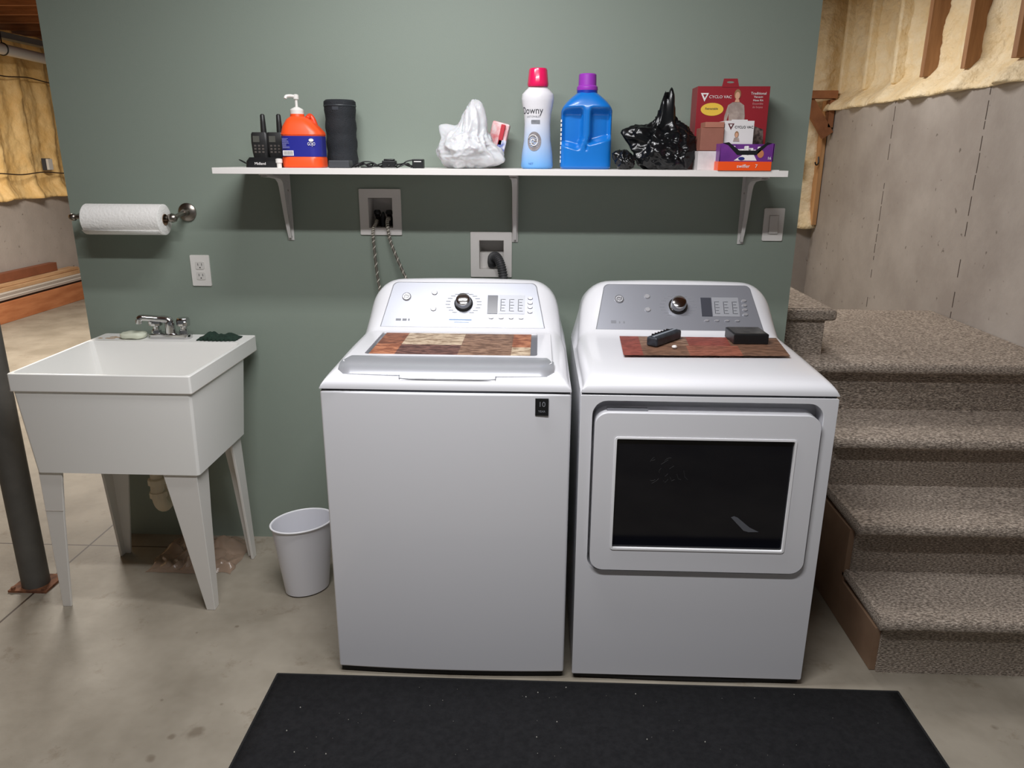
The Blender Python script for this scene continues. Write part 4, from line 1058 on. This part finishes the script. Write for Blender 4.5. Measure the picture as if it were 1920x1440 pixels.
poly('printed_parts', mat('print_parts', (124, 108, 100), .6, col2=(52, 34, 34), vscale=70, detail=2), [(px+.030, SZ+.128), (px+.055, SZ+.142), (px+.095, SZ+.128), (px+.100, SZ+.065), (px+.036, SZ+.065)], fy, t)
# brown carton on a small white box
tag(boxo('small_white_box', mat('white_card', (212, 206, 206), .6, var=.12, vscale=50), .500, .560, -.250, -.170, SZ, SZ+.058, bevel=.001), 'small white box under the brown carton, behind the black bag', 'box')
t = thing('brown_carton', 'reddish brown cardboard carton stacked on the small white box', 'box', (.54, -.20, SZ+.058))
boxo('carton', mat('brown_card', (150, 96, 80), .7, var=.12, vscale=20), .505, .577, -.245, -.170, SZ+.0595, SZ+.128, t, .001)
boxo('flap', mat('flap_card', (170, 112, 92), .7), .518, .577, -.240, -.165, SZ+.129, SZ+.146, t, .001)
# white CYCLO VAC box
t = thing('white_vacuum_box', 'upright white vacuum accessory box with small red-haired portrait, before the red carton', 'box', (.63, -.21, SZ))
boxo('carton', mat('white_card_bright', (226, 222, 222), .5), .580, .672, -.235, -.150, SZ, SZ+.150, t, .001)
boxo('top_flap', MATS['white_card_bright'], .600, .650, -.2352, -.2335, SZ+.148, SZ+.1535, t)
fy = -.2355
poly('emblem', mat('print_maroon', (92, 40, 46), .6), [(.589, SZ+.142), (.609, SZ+.142), (.599, SZ+.123)], fy, t)
poly('emblem_inner', print_white, [(.5945, SZ+.139), (.6035, SZ+.139), (.599, SZ+.131)], fy-.0008, t)
text('CYCLO VAC', .0105, 'lettering', print_dark, face_front(.640, fy-.0006, SZ+.131), t, 1.0)
poly('portrait_hair', hairc, ell(.619, SZ+.109, .0065, .010, 14), fy, t)
poly('portrait_face', skin, ell(.619, SZ+.107, .0045, .0075, 14), fy-.0008, t)
poly('portrait_shirt', shirt, [(.609, SZ+.088), (.629, SZ+.088), (.626, SZ+.099), (.612, SZ+.099)], fy-.0002, t)
bm = NB(); random.seed(3)
for k in range(14):
    y0, z0 = random.uniform(-.23, -.165), random.uniform(SZ+.01, SZ+.06); box(bm, .5792, .5800, y0, y0+.010, z0, z0+.008, )
finish('side_pictures', bm, mat('print_pink', (206, 140, 150), .6), t)
# purple / orange dispenser carton
t = thing('duster_refill_box', 'purple and orange refill carton with a dipped black opening at the shelf right end', 'box', (.65, -.265, SZ))
pur = mat('purple_card', (118, 54, 140), .4, col2=(96, 42, 124), vscale=12)
org = mat('orange_card', (240, 84, 26), .4)
X0, X1, Y0, Y1 = .556, .722, -.300, -.240
bm = NB(); slab(bm, [rect(X0-.003, X1-.004, SZ, SZ+.027)], Y0-.004, Y1); finish('orange_tray', bm, org, t, bevel=.001)
front = [(X0, SZ+.027), (X1, SZ+.027), (X1+.002, SZ+.080), (X1-.018, SZ+.084), (X1-.055, SZ+.058), (X0+.060, SZ+.058), (X0+.022, SZ+.084), (X0+.002, SZ+.080)]
bm = NB(); slab(bm, [front], Y0, Y0+.002); slab(bm, [[(X0, SZ+.027), (X1, SZ+.027), (X1+.001, SZ+.080), (X0, SZ+.080)]], Y1-.002, Y1)
box(bm, X0, X0+.002, Y0, Y1, SZ+.027, SZ+.080); box(bm, X1-.002, X1, Y0, Y1, SZ+.027, SZ+.080); finish('purple_sleeve', bm, pur, t)
band = [(X0+.018, SZ+.084), (X0+.052, SZ+.060), (X1-.052, SZ+.060), (X1-.020, SZ+.084), (X1-.030, SZ+.080), (X1-.056, SZ+.068), (X0+.060, SZ+.068), (X0+.030, SZ+.080)]
poly('black_opening', black_plastic, [(X0+.008, SZ+.082), (X0+.024, SZ+.076), (X0+.054, SZ+.047), (X1-.052, SZ+.047), (X1-.022, SZ+.076), (X1-.008, SZ+.082), (X1-.022, SZ+.0845), (X1-.057, SZ+.060), (X0+.060, SZ+.060), (X0+.026, SZ+.0845)], Y0-.0003, t)
poly('white_wave', print_white, [(X0+.045, SZ+.030), (X1-.05, SZ+.030), (X1-.062, SZ+.050), (X1-.080, SZ+.046), (X0+.075, SZ+.050)], Y0-.0002, t)
poly('blue_emblem', mat('print_navy', (40, 44, 120), .5), ell(X0+.068, SZ+.036, .010, .005, 16), Y0-.0012, t)
poly('gold_print', mat('print_gold', (190, 120, 80), .5), ell(X1-.040, SZ+.050, .010, .012, 16), Y0-.0003, t)
text('swiffer', .015, 'lettering', print_white, face_front(X0+.075, Y0-.0052, SZ+.013), t, 1)
text('7', .015, 'lettering', print_white, face_front(X0+.115, Y0-.0052, SZ+.013), t, 1)
text('16', .012, 'lettering', print_white, face_front(X1-.012, Y0-.0008, SZ+.037), t, 1)
bm = NB()
for k in range(8): box(bm, X0+.03+k*.014, X0+.036+k*.014, Y0+.010, Y1-.012, SZ+.03, SZ+.068+.006*math.sin(k*1.9))
finish('wipes', bm, print_white, t, bevel=.002)
bm = NB(); loft(bm, [[(x, y, z) for x, y in ((.70, -.297), (.742, -.288), (.744, -.25), (.71, -.24))] for z in (SZ+.0002, SZ+.0012)])
o = bpy.data.meshes.new('x'); bm.free()
tag(boxo('paper_slip', print_white, .722, .747, -.292, -.25, SZ+.0002, SZ+.002), 'thin white paper slip beside the purple carton on the shelf end', 'paper')

# ============================================================ FAR LEFT ROOM
board_orange = mat('plank_orange', (196, 128, 84), .6, col2=(172, 104, 64), vscale=5, stretch=(4, .5, 4))
board_tan = mat('plank_tan', (206, 168, 128), .6, col2=(180, 140, 102), vscale=6, stretch=(4, .5, 4))
board_brown = mat('plank_brown', (140, 84, 58), .6, var=.2, vscale=6)
board_white = mat('trim_white_board', (214, 206, 196), .6)
tag(boxo('wood_plank', board_orange, -5.03, -4.99, 2.5, 5.6, 0, .185, bevel=.003), 'orange-brown wide plank on edge along the floor at far left', 'plank', 'stacked lumber at the far left')
tag(boxo('wood_plank', mat('plank_dark', (58, 46, 40), .7), -5.16, -5.035, 2.5, 5.6, 0, .20, bevel=.003), 'dark plank behind the orange one, bottom of the lumber stack', 'plank', 'stacked lumber at the far left')
zc = .204
for i in range(4):
    tag(boxo('trim_board', board_white if i % 2 else mat('trim_grey_board', (172, 160, 150), .6), -5.17+.01*i, -5.02, 2.6-.05*i, 5.55, zc, zc+.016, bevel=.002), ('thin white trim board', 'thin greyish trim board')[1-i % 2]+(', upper of two,', ', lower of two,')[0 if i > 1 else 1]+' in the far left lumber stack', 'board', 'stacked lumber at the far left'); zc += .018
tag(boxo('wood_plank', board_tan, -5.15, -5.03, 2.6, 5.5, zc, zc+.035, bevel=.003), 'pale tan plank lying on the thin white boards at far left', 'plank', 'stacked lumber at the far left'); zc += .037
tag(boxo('wood_plank', board_tan, -5.17, -5.06, 2.6, 5.3, zc, zc+.03, bevel=.003), 'second pale tan plank, just under the reddish brown one', 'plank', 'stacked lumber at the far left'); zc += .032
tag(boxo('wood_plank', board_brown, -5.18, -5.10, 2.6, 5.0, zc, zc+.085, bevel=.003), 'reddish brown plank topping the far left lumber stack', 'plank', 'stacked lumber at the far left')
# pipe, duct, cables
t = thing('white_pipe', 'white horizontal plastic pipe under the joists at top left', 'pipe', (-4.9, 4.8, 2.43))
bm = NB(); tube(bm, [(-4.9, 2.6, 2.47), (-4.9, 7.0, 2.38)], .048, 20); finish('pipe', bm, mat('pvc_white', (200, 198, 196), .4), t, smooth=.8)
for y in (4.45, 5.9):
    bm = NB(); z = 2.47-.09*(y-2.6)/4.4
    tube(bm, [(-4.9+.052*math.cos(a), y, z+.052*math.sin(a)) for a in [2*PI*k/24 for k in range(25)]], .006, 6); tube(bm, [(-4.9, y, z+.05), (-4.9, y, 2.66)], .006, 6); finish('hanger_strap', bm, black_plastic, t)
tag(boxo('air_duct', mat('duct_grey', (140, 146, 150), .5, .3), -5.06, -4.965, 2.6, 7.2, 2.545, 2.60, bevel=.004), 'flat grey metal duct running above the white pipe', 'duct')
def cable(name, pts, label, r=.006):
    bm = NB(); tube(bm, spline(pts, 6), r, 7); return tag(finish(name, bm, mat('cable_brown', (70, 54, 40), .6), smooth=True), label, 'cable')
cable('wall_cable', [(LX+.10, 2.6+.35*k, 2.235+(.012 if k % 2 else -.008)) for k in range(13)], 'upper black cable strung across the foam on the far left wall')
cable('wall_cable', [(LX+.10, 2.6+.35*k, 1.335+(.010 if k % 2 else -.008)) for k in range(13)], 'lower brown cable strung across the foam on the far left wall')
t = thing('outlet_box', 'small outlet box with a white plate on the far left foam wall', 'outlet', (LX+.08, 5.17, 1.36))
boxo('back_box', mat('box_blue_grey', (70, 72, 78), .5), LX+.03, LX+.085, 5.14, 5.21, 1.36, 1.48, t, .003)
boxo('plate', plastic_white, LX+.085, LX+.11, 5.13, 5.20, 1.365, 1.475, t, .002)
# wooden corner brace at the right, hook
t = thing('wooden_brace', 'brown wooden corner brace with a diagonal strut beside the right wall foam', 'brace', (1.85, 2.8, 1.85))
brw = mat('brace_wood', (158, 104, 68), .7, col2=(128, 80, 50), vscale=8)
yb = 2.70
def bar2(name, p, q, w_, parent, y0=yb, y1=yb+.05):
    bm = NB(); p = Vector((p[0], 0, p[1])); q = Vector((q[0], 0, q[1])); d = (q-p).normalized(); n = Vector((-d.z, 0, d.x))*w_/2
    loop = [((p+n).x, (p+n).z), ((q+n).x, (q+n).z), ((q-n).x, (q-n).z), ((p-n).x, (p-n).z)]
    slab(bm, [loop], y0, y1); return finish(name, bm, brw, parent, bevel=.002)
bar2('top_rail', (1.76, 1.93), (1.985, 1.93), .05, t, yb-.02, yb+.06)
bar2('strut', (1.80, 1.895), (1.960, 1.67), .075, t)
bar2('post_block', (1.965, 1.90), (1.965, 1.72), .035, t, yb, yb+.06)
t = thing('wall_hook', 'small black hook with a clip on the right stair-side foam bay', 'hook', (1.6, 2.84, 1.42))
bm = NB(); tube(bm, spline([(1.945, 2.80, 1.53), (1.945, 2.79, 1.49), (1.935, 2.78, 1.475), (1.922, 2.775, 1.480), (1.918, 2.775, 1.495)], 5), .005, 6); finish('hook', bm, black_plastic, t)
tag(boxo('latch', black_plastic, 1.815, 1.835, 2.78, 2.83, 1.45, 1.56, bevel=.004), 'black latch at the left edge of the narrow foam bay', 'latch')
